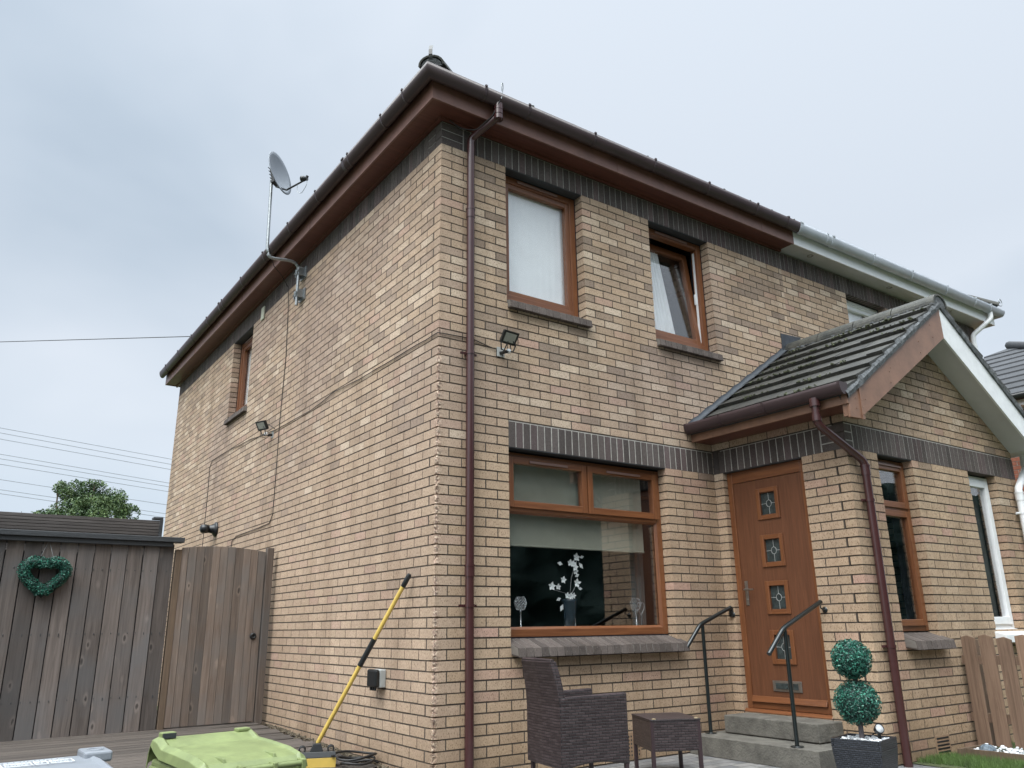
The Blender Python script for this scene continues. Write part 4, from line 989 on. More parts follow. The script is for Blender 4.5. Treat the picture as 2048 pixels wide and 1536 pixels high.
mb.build('top_rail', [CAPW], fence, bevel=.004)
mb = MB()
for z in (.42, 1.0, 1.6): mb.box(-5.6, -1.1, FY+.021, FY+.06, z, z+.07)
mb.build('cross_rail', [CAPW], fence)
mb = MB(); mb.box(-1.058, -1.0, FY-.012, FY+.07, .02, 1.86); mb.build('post', [POSTW], fence, bevel=.004)
# the newer orange board next to the post
mb = MB(); mb.box(-5.6, -1.1, FY+.06, FY+.075, .05, 1.8); mb.build('backing', [CAPW], fence)
gate = thing('garden_gate', 'arched top garden gate of narrow weathered boards closing against the side wall', 'gate')
def arch(x): t = (x+.60)/.43; return 1.910-.034*t*t
mb = MB(); boards(mb, -.9985, -.135, FY-.005, FY+.018, lambda x: .165, arch, .0775, .0025)
mb.build('board_panel', [GATEW], gate, bevel=.0025)
mb = MB()
for z in (.4, 1.0, 1.6): mb.box(-.97, -.15, FY+.019, FY+.06, z, z+.09)
mb.build('cross_rail', [CAPW], gate)
mb = MB(); mb.lathe([(.0, -.002), (.012, -.002), (.014, .012), (.020, .020), (.030, .012), (.036, .0), (.0, 0)], (-.205, FY-.008, 1.0), 20, ax=(0, -1, 0)); mb.build('ring_latch', [BLACKP], gate)
gp = thing('gate_post', 'weathered square post between the arched gate and the side wall', 'post')
mb = MB(); mb.box(-.122, -.05, FY-.03, FY+.05, .10, 1.915); mb.build('post', [GATEW], gp, bevel=.004)
# neighbour-side shed of grooved boards behind the fence
shed = thing('garden_shed', 'low garden shed of horizontal grooved boards showing above the fence', 'shed')
mb = MB(); z = .0
while z < 2.27:
    h = min(.033, 2.29-z); j = rnd(0, .004); mb.hexa([(-5.5, 4.6+j+.004, z), (-1.0, 4.6+j+.004, z), (-1.0, 4.63, z), (-5.5, 4.63, z), (-5.5, 4.6+j, z+h-.006), (-1.0, 4.6+j, z+h-.006), (-1.0, 4.63, z+h-.006), (-5.5, 4.63, z+h-.006)], (random.random(), 0, 0)); z += h
mb.box(-5.5, -1.005, 4.625, 4.66, 0, 2.28)
mb.build('front_panel', [SHEDW], shed)
mb = MB(); mb.box(-5.5, -1.0, 4.66, 6.4, 0, 2.25); mb.build('shed_body', [SHEDW], shed)
mb = MB(); mb.box(-1.10, -.998, 4.59, 4.70, 2.292, 2.315); mb.box(-1.03, -.996, 4.585, 4.6, 0, 2.29); mb.build('corner_trim', [CAPW], shed)
# heart wreath
def leaves(mb, pts, n, size, M=None):
    for i in range(n):
        p, nrm = pts(); nrm = (Vector(nrm)+Vector((rnd(-1, 1), rnd(-1, 1), rnd(-1, 1)))*.75).normalized()
        a = nrm.cross(Vector((rnd(-1, 1), rnd(-1, 1), rnd(-1, 1)))).normalized(); b = nrm.cross(a); s = size*rnd(.6, 1.3); up = nrm*s*.35
        mb.mat = 0 if random.random() < .72 else 1
        mb.add([Vector(p)-a*s, Vector(p)-b*s*.55+up, Vector(p)+a*s, Vector(p)+b*s*.55+up], [(0, 1, 2, 3)])
def heart(t):
    return Vector((.0108*16*math.sin(t)**3, 0, .0106*(13*math.cos(t)-4.2*math.cos(2*t)-1.6*math.cos(3*t)-.6*math.cos(4*t))))
wr = thing('heart_wreath', 'green artificial leaf wreath in the shape of a heart hung on the fence', 'wreath', (-2.205, FY-.06, 1.575))
def pts():
    t = rnd(0, 2*math.pi); c = heart(t); a = rnd(0, 2*math.pi); d = Vector((math.cos(a)*.6+0, math.sin(a), math.cos(a)))
    tg = (heart(t+.01)-heart(t-.01)); tg = tg.normalized() if tg.length > 1e-6 else Vector((0, 0, 1)); u = tg.cross(Vector((0, 1, 0))).normalized(); nn = u*math.cos(a)+Vector((0, 1, 0))*math.sin(a)
    return c+nn*.048*rnd(.8, 1.15), nn
mb = MB(); leaves(mb, pts, 4200, .0095); mb.build('leaf_ring', [LEAFA, LEAFB], wr)
mb = MB(); mb.tube([heart(2*math.pi*k/60) for k in range(61)], .037, 8); mb.build('ring_core', [LEAFC], wr)
mb = MB(); mb.tube([(-.05, .02, .17), (.0, .045, .32), (.05, .02, .17)], .0018, 5); mb.build('hanging_wire', [GALV], wr)

# ------------------------------------------------------------------ wheelie bins
def bin_(name, label, m, m2, loc, rz, green):
    t = thing(name, label, 'wheelie bin', loc, 'wheelie bins on the drive', rz); W, D, H = (.265 if green else .29), .345, .98
    mb = MB(); b0 = .80
    mb.hexa([(-W*b0, -D*.62, .03), (W*b0, -D*.62, .03), (W*b0, D*.8, .03), (-W*b0, D*.8, .03), (-W*.95, -D*.88, H), (W*.95, -D*.88, H), (W*.95, D*.95, H), (-W*.95, D*.95, H)])
    for z, e in ((H-.045, .018), (H-.015, .008)): mb.box(-W*.95-e, W*.95+e, -D*.88-e, D*.95+e, z-.02, z+.018)
    mb.build('bin_body', [m], t, bevel=.012)
    # lid: raised tray with a folded front hump (far side) and hinge knuckles (near side)
    mb = MB(); n = 14; prof = [(-D*.93, H+.012), (-D*.86, H+.035), (-D*.55, H+.052), (0, H+.062), (D*.55, H+.068), (D*.78, H+.095), (D*.95, H+.100), (D*1.02, H+.055), (D*1.05, H-.01)] if green else [(-D*.95, H+.01), (-D*.8, H+.045), (0, H+.055), (D*.9, H+.05), (D*1.02, H+.01)]
    top = prof; low_ = [(y, z-.012) for y, z in prof]
    xs = [-1, -.97, -.86, -.8, .8, .86, .97, 1]; zz = [-.055, -.01, .012, 0, 0, .012, -.01, -.055]
    vs = []; 
    for (y, z) in prof:
        for a, b in zip(xs, zz): vs.append((a*W*1.04, y, z+b*(1 if abs(y) < D*.9 else .6)))
    k = len(xs); fs = [(i*k+j, i*k+j+1, (i+1)*k+j+1, (i+1)*k+j) for i in range(len(prof)-1) for j in range(k-1)]
    mb.add(vs, fs); lid = mb.build('bin_lid', [m], t)
    so_ = lid.modifiers.new('t', 'SOLIDIFY'); so_.thickness = .007; bv = lid.modifiers.new('b', 'BEVEL'); bv.width = .004; bv.segments = 2
    mb = MB(); mb.tube([(-W*.82, -D*1.03, H+.004), (W*.82, -D*1.03, H+.004)], .0135, 12)
    for x in (-.86, -.30, .30, .86): mb.box(x*W-.012, x*W+.012, -D*1.08, -D*.82, H-.03, H+.022)
    mb.build('bin_handle', [m], t, bevel=.005)
    if green:
        for x in (-.5, .45):
            mb = MB(); mb.hexa([(x*W-.02, -D*.86, H+.033), (x*W+.0, -D*.86, H+.033), (x*W+.0, -D*.5, H+.052), (x*W-.02, -D*.5, H+.052), (x*W-.016, -D*.84, H+.052), (x*W-.004, -D*.84, H+.052), (x*W-.008, -D*.5, H+.056), (x*W-.012, -D*.5, H+.056)]); mb.build('lid_rib', [m], lid, bevel=.003)
        for q in ((-W*.9, -W*.62, D*.8, D*.96, H+.095, H+.128), (W*.62, W*.9, D*.8, D*.96, H+.095, H+.115)):
            mb = MB(); mb.box(*q); mb.build('lid_lug', [m], lid, bevel=.006)
        mb = MB(); mb.box(-W*.89, -W*.64, D*.775, D*.801, H+.1, H+.124); mb.build('lid_recess', [m2], lid)
    else:
        for s_ in (-1, 1):
            mb = MB(); mb.box(s_*W*.98-.062, s_*W*.98+.062, D*.45, D*1.02, H+.03, H+.078); mb.build('lid_corner', [m], lid, bevel=.01)
        mb = MB(); mb.tube([(W*.98+.035*math.cos(a*.5), D*.72+.04*math.sin(a*.5), H+.079) for a in range(13)], .003, 6); mb.build('lid_emboss', [m], lid)
        mb = MB(); z = H+.0625; r_ = random.Random(3)
        for row, (xa, xb) in enumerate(((-.52, .42), (-.30, .36), (-.6, .5))):
            x = xa*W; yy = D*(.48-.20*row)
            while x < xb*W: l_ = r_.uniform(.008, .026); mb.box(x, x+l_, yy, yy+.006, z, z+.0012); x += l_+.006
        for (xa, xb, ya, yb) in ((-.62, -.42, .10, .40), (-.38, -.02, .12, .40), (.02, .2, .1, .42), (.24, .56, .12, .40)):
            for q in ((xa, xb, ya, ya+.012), (xa, xb, yb-.012, yb), (xa, xa+.012, ya, yb), (xb-.012, xb, ya, yb)): mb.box(q[0]*W, q[1]*W, q[2]*D, q[3]*D, z-.0015, z+.0008)
            yy = ya+.06
            while yy < yb-.05:
                x = xa*W+.006
                while x < xb*W-.02: l_ = r_.uniform(.005, .015); mb.box(x, min(x+l_, xb*W-.005), yy*D, yy*D+.005, z, z+.0012); x += l_+.004
                yy += .075
        mb.build('printed_panel', [WHITE], lid)
    for s_ in (-1, 1):
        mb = MB(); mb.lathe([(0, -.02), (.09, -.02), (.1, -.01), (.1, .01), (.09, .02), (0, .02)], (s_*W*.92, -D*.62, .1), 24, ax=(1, 0, 0)); mb.build('wheel', [BLACKP], t)
    mb = MB(); mb.tube([(-W*.92, -D*.62, .1), (W*.92, -D*.62, .1)], .011, 8); mb.build('axle', [GALV], t)
    return t
bin_('wheelie_bin', 'lime green wheelie bin with its ribbed lid closed, beside the yellow broom', BING, BIND, (-1.65, -.84, -.55), R(7), True)
bin_('wheelie_bin', 'grey wheelie bin with white printing on its lid, at the left edge', BINK, BIND, (-2.50, -.86, -.55), R(2), False)

# ------------------------------------------------------------------ yellow broom leaning on the side wall
br = thing('broom', 'yellow handled broom leaning upright against the brick side wall', 'broom')
A = Vector((-.44, .98, .235)); B = Vector((-.045, .31, 1.452)); 
mb = MB(); mb.tube([A, A+(B-A)*.93], .0165, 12); mb.build('broom_handle', [YELP], br)
mb = MB(); mb.tube([A+(B-A)*.455, A+(B-A)*.615], .021, 14); mb.build('foam_grip', [BLACKP], br)
mb = MB(); mb.tube([A+(B-A)*.925, A+(B-A)*.93, A+(B-A)*.985, B], [.017, .020, .020, .015], 14); mb.build('end_grip', [BLACKP], br)
mb = MB(); dd = (B-A).normalized(); hx = Vector((.92, -.38, 0)).normalized(); c = A+Vector((-.02, -.03, -.075)); mb.M = Matrix.Translation(c) @ Matrix.Rotation(math.atan2(hx.y, hx.x), 4, 'Z')
mb.hexa([(-.15, -.05, -.02), (.15, -.05, -.02), (.15, .05, -.02), (-.15, .05, -.02), (-.14, -.035, .02), (.14, -.035, .02), (.14, .035, .02), (-.14, .035, .02)])
mb.hexa([(-.05, -.03, .02), (.05, -.03, .02), (.05, .03, .02), (-.05, .03, .02), (-.025, -.02, .075), (.03, -.02, .075), (.03, .02, .075), (-.025, .02, .075)])
for sx in (-.105, .105):
    mb.tube([(sx+.022*math.cos(a*.6)*1.0, -.03, .035+.022*math.sin(a*.6)) for a in range(-1, 8)], .006, 6)
    mb.tube([(sx+.022*math.cos(a*.6)*1.0, .03, .035+.022*math.sin(a*.6)) for a in range(-1, 8)], .006, 6)
mb.build('broom_head', [BLACKP], br, bevel=.004)
mb = MB(); mb.M = Matrix.Translation(c) @ Matrix.Rotation(math.atan2(hx.y, hx.x), 4, 'Z'); mb.hexa([(-.145, -.045, -.10), (.145, -.045, -.10), (.145, .045, -.10), (-.145, .045, -.10), (-.148, -.048, -.021), (.148, -.048, -.021), (.148, .048, -.021), (-.148, .048, -.021)]); mb.build('bristles', [YELP], br, bevel=.003)
# loose black hose on the deck end
mb = MB(); pth = []
for k in range(60):
    a = k*.27; pth.append((-.20+.15*math.cos(a)+.02*math.sin(a*.7), .74+.11*math.sin(a)+.002*k, .088+.0012*k+.008*math.sin(a*2.3)))
mb.tube(pth, .009, 8); o = mb.build('hose', [CABLE]); tag(o, 'loose coil of thin black hose lying at the foot of the side wall', 'hose')

# ------------------------------------------------------------------ steps and handrails
st = thing('concrete_step', 'upper concrete doorstep slab under the brown front door', 'step')
mb = MB(); mb.box(2.822, 3.149, -1.10, -.155, .157, .298); mb.build('slab', [CONC], st, bevel=.008)
st = thing('concrete_step', 'lower, longer concrete step on the paving in front of the doorstep', 'step')
mb = MB(); mb.box(2.515, 3.149, -1.30, -.02, .002, .15); mb.box(2.86, 3.149, -1.04, -.2, .1505, .156); mb.build('slab', [CONC], st, bevel=.008)
def rail(y, xa, za, xb, zb, xc, zc, xp, xe, label, hook):
    t = thing('handrail', label, 'handrail', group='handrails beside the front door')
    mb = MB(); mb.tube(smooth_path([(xa, y, za), (xb, y, zb), (xc, y, zc)], rr=.05), .0185, 14); mb.build('top_rail', [RAILM], t)
    mb = MB(); f_ = lambda x: zb+(za-zb)*(x-xb)/(xa-xb); mb.tube([(xp, y, .152), (xp, y, f_(xp)-.012)], .0165, 12); mb.build('post', [RAILM], t)
    mb = MB(); mb.lathe([(0, 0), (.05, 0), (.05, .006), (0, .006)], (xp, y, .152), 20); mb.build('base_plate', [RAILM], t)
    mb = MB(); mb.tube([(xa-.01, y, za-.004), (xa-.01, y, za-.05), (xa+.03, y, za-.065), (3.148, y, za-.065)], .006, 6); mb.lathe([(0, 0), (.025, 0), (.025, .005), (0, .005)], (3.149, y, za-.065), 14, ax=(-1, 0, 0)); mb.build('wall_bracket', [RAILM], t)
rail(-.085, 3.12, 1.205, 2.69, 1.055, 2.50, .865, 2.72, 0, 'black handrail left of the front door, nearer the living room window', 0)
rail(-1.065, 3.10, 1.225, 2.57, 1.02, 2.36, .83, 2.585, 0, 'black handrail in front of the door, nearer the leaf ball tree', 0)

# ------------------------------------------------------------------ rattan chair and table
ch = thing('rattan_armchair', 'dark brown rattan armchair with a tall curved back, below the living room window', 'armchair', (.625, -.835, 0), rotz=R(-9))
ch.scale = (.93, .93, 1)
W, D = .255, .26     # half width (along y), half depth (along x); faces +x
def slab(mb, prof, y0, y1): mb.prism(prof, y0, y1, 1)
for s_ in (-1, 1):
    mb = MB(); y0 = s_*W; y1 = s_*(W-.05); a, b = sorted((y0, y1))
    n = 10; top = [(-D+2*D*k/n, .625+.012*k/n) for k in range(n+1)]; bot = [(D-2*D*k/n, .205+.030*math.sin(math.pi*k/n)) for k in range(n+1)]
    mb.prism(top+bot, a, b, 1); mb.build('arm_panel', [RATT], ch, bevel=.01)
mb = MB(); n = 14
fr = []; bk = []
for k in range(n+1):
    z = .21+.63*k/n; q = max(0, (z-.55)/.29); x = -D-.055*q**1.6; fr.append((x+.03, z)); bk.append((x-.005, z))
vs = []
for (xf, z), (xb, _) in zip(fr, bk):
    hw = W+.0-.028*max(0, (z-.6)/.24)
    vs += [(xf, -hw, z), (xf, hw, z), (xb-.012, hw*.985, z), (xb-.02, 0, z), (xb-.012, -hw*.985, z)]
mb.add(vs, [(i*5+k, i*5+(k+1) % 5, (i+1)*5+(k+1) % 5, (i+1)*5+k) for i in range(n) for k in range(5)]+[(4, 3, 2, 1, 0), tuple(n*5+k for k in range(5))]); mb.build('backrest', [RATT], ch, bevel=.004)
mb = MB(); mb.tube([(vs[n*5+2][0]+.02, -W+.03, .842), (vs[n*5+3][0]+.02, 0, .846), (vs[n*5+2][0]+.02, W-.03, .842)], .014, 8); mb.build('back_roll', [RATT], ch)
mb = MB(); mb.box(-D+.01, D, -W+.051, W-.051, .36, .41); mb.box(D-.03, D, -W+.051, W-.051, .23, .36); mb.build('seat', [RATT], ch, bevel=.01)
for x in (-D+.02, D-.02):
    for s_ in (-1, 1):
        mb = MB(); mb.box(x-.014, x+.014, s_*(W-.018)-.014, s_*(W-.018)+.014, .002, .28); mb.build('leg', [RATF], ch, bevel=.003)
tb = thing('rattan_side_table', 'small square dark brown rattan side table between the armchair and the steps', 'side table', (1.665, -.60, 0), rotz=R(-26))
hx, hy = .19, .225; ZT = .40
mb = MB()
for (a, b, c, d) in ((-hx, hx, -hy, -hy+.014), (-hx, hx, hy-.014, hy), (-hx, -hx+.014, -hy+.014, hy-.014), (hx-.014, hx, -hy+.014, hy-.014)): mb.box(a, b, c, d, .185, ZT-.014)
mb.build('skirt', [RATT], tb, bevel=.004)
mb = MB(); mb.box(-hx-.004, hx+.004, -hy-.004, hy+.004, ZT-.012, ZT); mb.build('table_top', [RATT], tb, bevel=.004)
for a in (-1, 1):
    for b in (-1, 1):
        mb = MB(); mb.box(a*(hx-.013)-.0135, a*(hx-.013)+.0135, b*(hy-.013)-.0135, b*(hy-.013)+.0135, .002, ZT-.013); mb.build('leg', [RATF], tb, bevel=.003)
mb = MB()
for a in (-1, 1): mb.box(a*(hx-.03)-.012, a*(hx-.03)+.012, -hy+.0, -hy+.02, ZT+.0005, ZT+.006)
mb.build('glass_pad', [P('cork_pad', (.33, .26, .16), .8)], tb)

# ------------------------------------------------------------------ pot and leaf ball tree
pc = (2.40, -1.755)
pot = thing('square_planter', 'black woven square planter filled with white pebbles', 'planter', (pc[0], pc[1], 0), rotz=R(13))
h = .165; H = .30; mb = MB()
mb.hexa([(-h*.86, -h*.86, .002), (h*.86, -h*.86, .002), (h*.86, h*.86, .002), (-h*.86, h*.86, .002), (-h, -h, H-.06), (h, -h, H-.06), (h, h, H-.06), (-h, h, H-.06)])
for (a, b, c, d) in ((-h, h, -h, -h+.016), (-h, h, h-.016, h), (-h, -h+.016, -h+.016, h-.016), (h-.016, h, -h+.016, h-.016)): mb.box(a, b, c, d, H-.059, H)
mb.build('pot_shell', [RATK], pot, bevel=.004)
mb = MB()
for i in range(260):
    x, y = rnd(-h+.03, h-.03), rnd(-h+.03, h-.03); s = rnd(.010, .020); mb.M = TR(x, y, H-.03+rnd(-.008, .020), rnd(0, 6), rnd(-1, 1)); mb.lathe([(0, -s*.6), (s*.7, -s*.4), (s, 0), (s*.7, s*.4), (0, s*.6)], n=6)
mb.M = Matrix.Identity(4); mb.box(-h+.017, h-.017, -h+.017, h-.017, H-.058, H-.035); kind(mb.build('white_pebbles', [PEB]), 'stuff')
bpy.data.objects['white_pebbles'].location = (pc[0], pc[1], 0); bpy.data.objects['white_pebbles'].rotation_euler.z = R(13)
tt = thing('leaf_ball_tree', 'artificial topiary tree of two stacked green leaf balls standing in the black planter', 'topiary', (pc[0], pc[1], .2))
mb = MB(); mb.tube([(-.02, .0, .05), (-.015, 0, .3), (-.01, 0, .6)], .017, 8); mb.build('trunk', [P('grey_stem', (.10, .085, .09), .8, var=.3, scale=30)], tt)
for z, r in ((.608, .132), (.325, .148)):
    c0 = Vector((-.02, 0, z))
    def pts():
        d = Vector((random.gauss(0, 1), random.gauss(0, 1), random.gauss(0, 1))).normalized(); return c0+d*r*rnd(.86, 1.04)*(1+.04*noise.noise(d*3+c0*5)), d
    mb = MB(); leaves(mb, pts, 2600, .0095); cr = mb.build('leaf_ball', [LEAFA, LEAFB], tt)
    mb = MB(); mb.lathe([(r*.88*math.sin(math.pi*k/10), -r*.88*math.cos(math.pi*k/10)) for k in range(11)], c0, 18); mb.build('ball_core', [LEAFC], cr)
sl = thing('solar_spotlight', 'small round solar spotlight stuck in the pebbles of the planter', 'solar light', (2.44, -1.85, .27))
mb = MB(); mb.tube([(0, 0, 0), (0, 0, .06), (-.0, -.01, .085)], .011, 8); mb.lathe([(0, 0), (.018, 0), (.03, .035), (.034, .05), (.030, .052), (.028, .044), (0, .044)], (0, .02, .075), 20, ax=(-.35, -.75, .35)); mb.build('lamp_body', [BLACKP], sl)
mb = MB(); mb.lathe([(0, .0455), (.027, .0455), (.027, .049), (0, .049)], (0, .02, .075), 20, ax=(-.35, -.75, .35)); mb.build('lens', [PEB], sl)

# ------------------------------------------------------------------ picket fence, edging, grass, solar lamp on the party line
pf = thing('picket_fence', 'low brown picket fence with gapped upright boards, dividing the two front gardens', 'fence')
mb = MB(); y = YP-.045; k = 0
while y > -4.4:
    tp_ = .935+.012*math.sin(k*2.3); t = (random.random(), random.random(), random.random()); x = 4.40+rnd(-.004, .004); wd_ = .118; ln = rnd(-.006, .006)
    mb.prism([(y, .06), (y-wd_, .06), (y-wd_-ln, tp_-.022), (y-wd_*.5, tp_), (y-ln, tp_-.012)], x, x+.018, 0, t); y -= wd_+.032; k += 1
mb.build('pickets', [PICKW], pf, bevel=.002)
mb = MB()
for z in (.24, .70): mb.box(4.42, 4.455, -4.4, YP-.02, z, z+.07)
mb.build('cross_rail', [PICKW], pf)
for y in (-1.56, -3.0, -4.38): mb = MB(); mb.box(4.456, 4.53, y-.035, y+.035, 0.011, .9); mb.build('post', [PICKW], pf)
mb = MB(); mb.box(3.93, 4.38, -1.60, -1.575, 0.011, .075); mb.box(3.93, 3.95, -4.4, -1.60, .011, .075) if False else None; mb.box(4.02, 4.045, -4.3, -1.60, .011, .07)
o = mb.build('edging_board', [POSTW]); tag(o, 'low timber edging board holding white pebbles below the picket fence', 'edging board')
mb = MB()
for i in range(500):
    x, y = rnd(4.06, 4.38), rnd(-3.2, -1.62); s = rnd(.010, .022); mb.M = TR(x, y, .04+rnd(-.01, .03), rnd(0, 6), rnd(-1, 1)); mb.lathe([(0, -s*.6), (s*.7, -s*.4), (s, 0), (s*.7, s*.4), (0, s*.6)], n=6)
kind(mb.build('white_pebbles', [PEB]), 'stuff')
sg_ = thing('solar_ground_light', 'round glass solar ground light lying on the pebbles by the picket fence', 'solar light', (4.12, -1.72, .055))
mb = MB(); mb.lathe([(0, 0), (.05, 0), (.065, .012), (.055, .035), (.03, .05), (0, .052)], (0, 0, 0), 10, smooth=False); mb.build('glass_dome', [P('faceted_glass', (.12, .15, .18), .12, var=.6, scale=60)], sg_)
mb = MB(); mb.lathe([(0, .0525), (.014, .0525), (.012, .058), (0, .06)], n=12); mb.build('lamp_bulb', [PEB], sg_)
mb = MB()
for i in range(15000):
    x, y = rnd(3.5, 4.0) if i % 3 else rnd(3.2, 6), rnd(-3.0, -1.47)
    if x < 3.52+.1*noise.noise(Vector((y*3, 0, 0))) : continue
    if 4.0 < x < 4.42: continue
    hh = rnd(.02, .055); a = rnd(0, 6.28); dx, dy = math.cos(a)*.0025, math.sin(a)*.0025; lx, ly = rnd(-.02, .02), rnd(-.02, .02)
    mb.add([(x-dx, y-dy, .0), (x+dx, y+dy, .0), (x+lx, y+ly, .01+hh)], [(0, 1, 2)])
kind(mb.build('grass', [GRASSM]), 'stuff')
sheet('lawn', 3.42, 3.904, -3.6, YP-.004, .006, SOIL)

# ------------------------------------------------------------------ fittings on the walls
def floodlight(label, loc, aim, bracket_side):
    t = thing('floodlight', label, 'floodlight', loc, 'floodlights on the house walls')
    q = Vector(aim).to_track_quat('Y', 'Z').to_matrix().to_4x4(); t.scale = (.86, .86, .86)
    mb = MB(); mb.M = q; mb.hexa([(-.088, -.012, -.062), (.088, -.012, -.062), (.094, .022, -.068), (-.094, .022, -.068), (-.088, -.012, .062), (.088, -.012, .062), (.094, .022, .068), (-.094, .022, .068)])
    mb.box(-.05, .05, -.035, -.012, -.035, .035)
    for k in range(5): mb.box(-.07+k*.035-.003, -.07+k*.035+.003, -.03, -.012, -.055, .055)
    mb.build('lamp_body', [BLACKP], t, bevel=.008)
    mb = MB(); mb.M = q; mb.box(-.068, .068, .0222, .0245, -.044, .046); mb.build('lamp_lens', [LAMPG], t, bevel=.004)
    w_ = Vector(bracket_side); u_ = Vector((0, 0, 1)).cross(w_).normalized()
    mb = MB(); c = w_*.12+Vector((0, 0, -.10))
    mb.tube([u_*.05+Vector((0, 0, -.03)), u_*.085+Vector((0, 0, -.07))+w_*.01, u_*.07+Vector((0, 0, -.125))+w_*.03, w_*.04+Vector((0, 0, -.135)), -u_*.07+Vector((0, 0, -.125))+w_*.03, -u_*.085+Vector((0, 0, -.07))+w_*.01, -u_*.05+Vector((0, 0, -.03))], .007, 6)
    mb.tube([w_*.04+Vector((0, 0, -.135)), w_*.145+Vector((0, 0, -.12))], .018, 8); mb.build('bracket', [BLACKP], t)
    mb = MB(); mb.lathe([(0, -.01), (.022, -.005), (.028, .012), (.02, .03), (0, .036)], w_*.06+u_*-.03+Vector((0, 0, -.115)), 14, ax=(-w_[0]*.6, -w_[1]*.6, -.6)); mb.build('motion_sensor', [WHITE], t)
    mb = MB(); mb.tube([w_*.03+Vector((0, 0, 0)), w_*.06+u_*-.06+Vector((0, 0, .01)), w_*.12+u_*-.10+Vector((0, 0, -.04)), w_*.14+u_*-.12+Vector((0, 0, -.06))], .005, 6); mb.tube([Vector((0, 0, -.02)), u_*.06+Vector((0, 0, -.15)), w_*.08+u_*.02+Vector((0, 0, -.17))], .005, 6); mb.build('lamp_cable', [CABLE], t)
    mb = MB(); mb.box(-.045, .045, -.006, 0, -.05, .05); b_ = mb.build('mounting_plate', [GREYP], t, bevel=.003); b_.location = w_*.148+Vector((0, 0, -.11)); b_.rotation_euler.z = 0 if abs(w_.y) > .5 else R(90)
    return t
floodlight('black floodlight on the front wall below the nearest upstairs window', (.60, -.13, 3.375), (.10, -.9, -.62), (0, 1, 0))
floodlight('small black floodlight on the side wall, where the two cables cross', (-.13, 4.0, 3.40), (-.8, -.35, -.55), (1, 0, 0))
bl = thing('bulkhead_lamp', 'black round wall lamp sticking out above the arched gate', 'wall lamp', (0, 6.10, 2.39))
mb = MB(); mb.lathe([(0, 0), (.10, 0), (.10, .02), (.085, .03), (.06, .05), (.05, .10), (.045, .105), (0, .105)], (-.001, 0, 0), 24, ax=(-1, 0, 0)); mb.build('lamp_base', [BLACKP], bl)
mb = MB(); mb.lathe([(0, .105), (.055, .106), (.062, .15), (.055, .20), (.03, .215), (0, .216)], (-.001, 0, 0), 24, ax=(-1, 0, 0)); mb.build('lamp_head', [BLACKP], bl)
sk = thing('outdoor_socket', 'black and grey weatherproof socket low on the side wall', 'socket', (0, .82, .68))
mb = MB(); mb.box(-.055, -.002, -.075, .075, -.065, .07); mb.build('back_box', [GREYP], sk, bevel=.008)
mb = MB(); mb.box(-.10, -.056, -.078, .078, -.06, .072); mb.build('hinged_cover', [BLACKP], sk, bevel=.016)
mb = MB(); 
for y in (-.04, .0, .04): mb.tube([(-.075, y, -.06), (-.075, y, -.085)], .010, 8)
mb.build('cable_gland', [BLACKP], sk)
def cable(pts, r, label, sag=0, m=None, name='cable'):
    mb = MB(); mb.tube(pts, r, 6); return tag(mb.build(name, [m or CABLE]), label, 'cable')
def wob(pts, amp=.006, axis=(0, 0, 1), n=8):
    o = []
    for a, b in zip(pts, pts[1:]):
        for k in range(n): t = k/n; p = Vector(a).lerp(Vector(b), t); p += Vector(axis)*amp*noise.noise(p*3); o.append(p)
    o.append(Vector(pts[-1])); return o
X_ = -.008
cable(wob([(.55, -.008, 3.30), (.42, -.008, 3.325), (.33, -.008, 3.34), (.05, -.008, 3.335), (-.006, -.004, 3.335), (X_, .03, 3.337), (X_, 1.286, 3.335), (X_, 2.1, 3.36), (X_, 2.75, 3.315), (X_, 3.9, 3.335), (X_, 4.9, 3.41), (X_, 6.0, 3.45), (X_, 6.66, 3.44), (X_, 6.76, 3.36), (X_, 6.73, 3.0), (X_, 6.73, 2.0)], .012), .004, 'long black cable clipped along a mortar joint right round the corner')
cable(wob([(-.40, 3.42, 5.42), (-.30, 3.5, 5.24), (-.16, 3.62, 5.20), (-.03, 3.74, 5.12), (X_, 3.75, 4.9), (X_, 3.70, 4.2), (X_, 3.75, 3.37), (X_, 3.745, 2.6), (X_, 3.75, 2.32), (X_, 3.84, 2.23), (X_, 4.2, 2.215), (X_, 5.1, 2.205), (X_, 5.28, 2.15), (X_, 5.31, 1.9)], .004, (0, 1, 0)), .0045, 'thin black aerial cable running down the side wall from the satellite dish')
cable([(.412, -.34, 5.60), (.402, -.35, 5.66), (.417, -.345, 5.68), (.43, -.335, 5.64), (.412, -.33, 5.52)], .004, 'loop of thin grey wire hooked over the gutter above the brown pipe', m=GALV, name='wire')
cable(smooth_path([(.40, -.325, 5.50), (.36, -.27, 5.36), (.26, -.15, 5.24), (.14, -.10, 5.24), (.05, -.05, 5.32)], rr=.04), .005, 'thin black wire drooping under the eaves beside the top of the brown pipe')

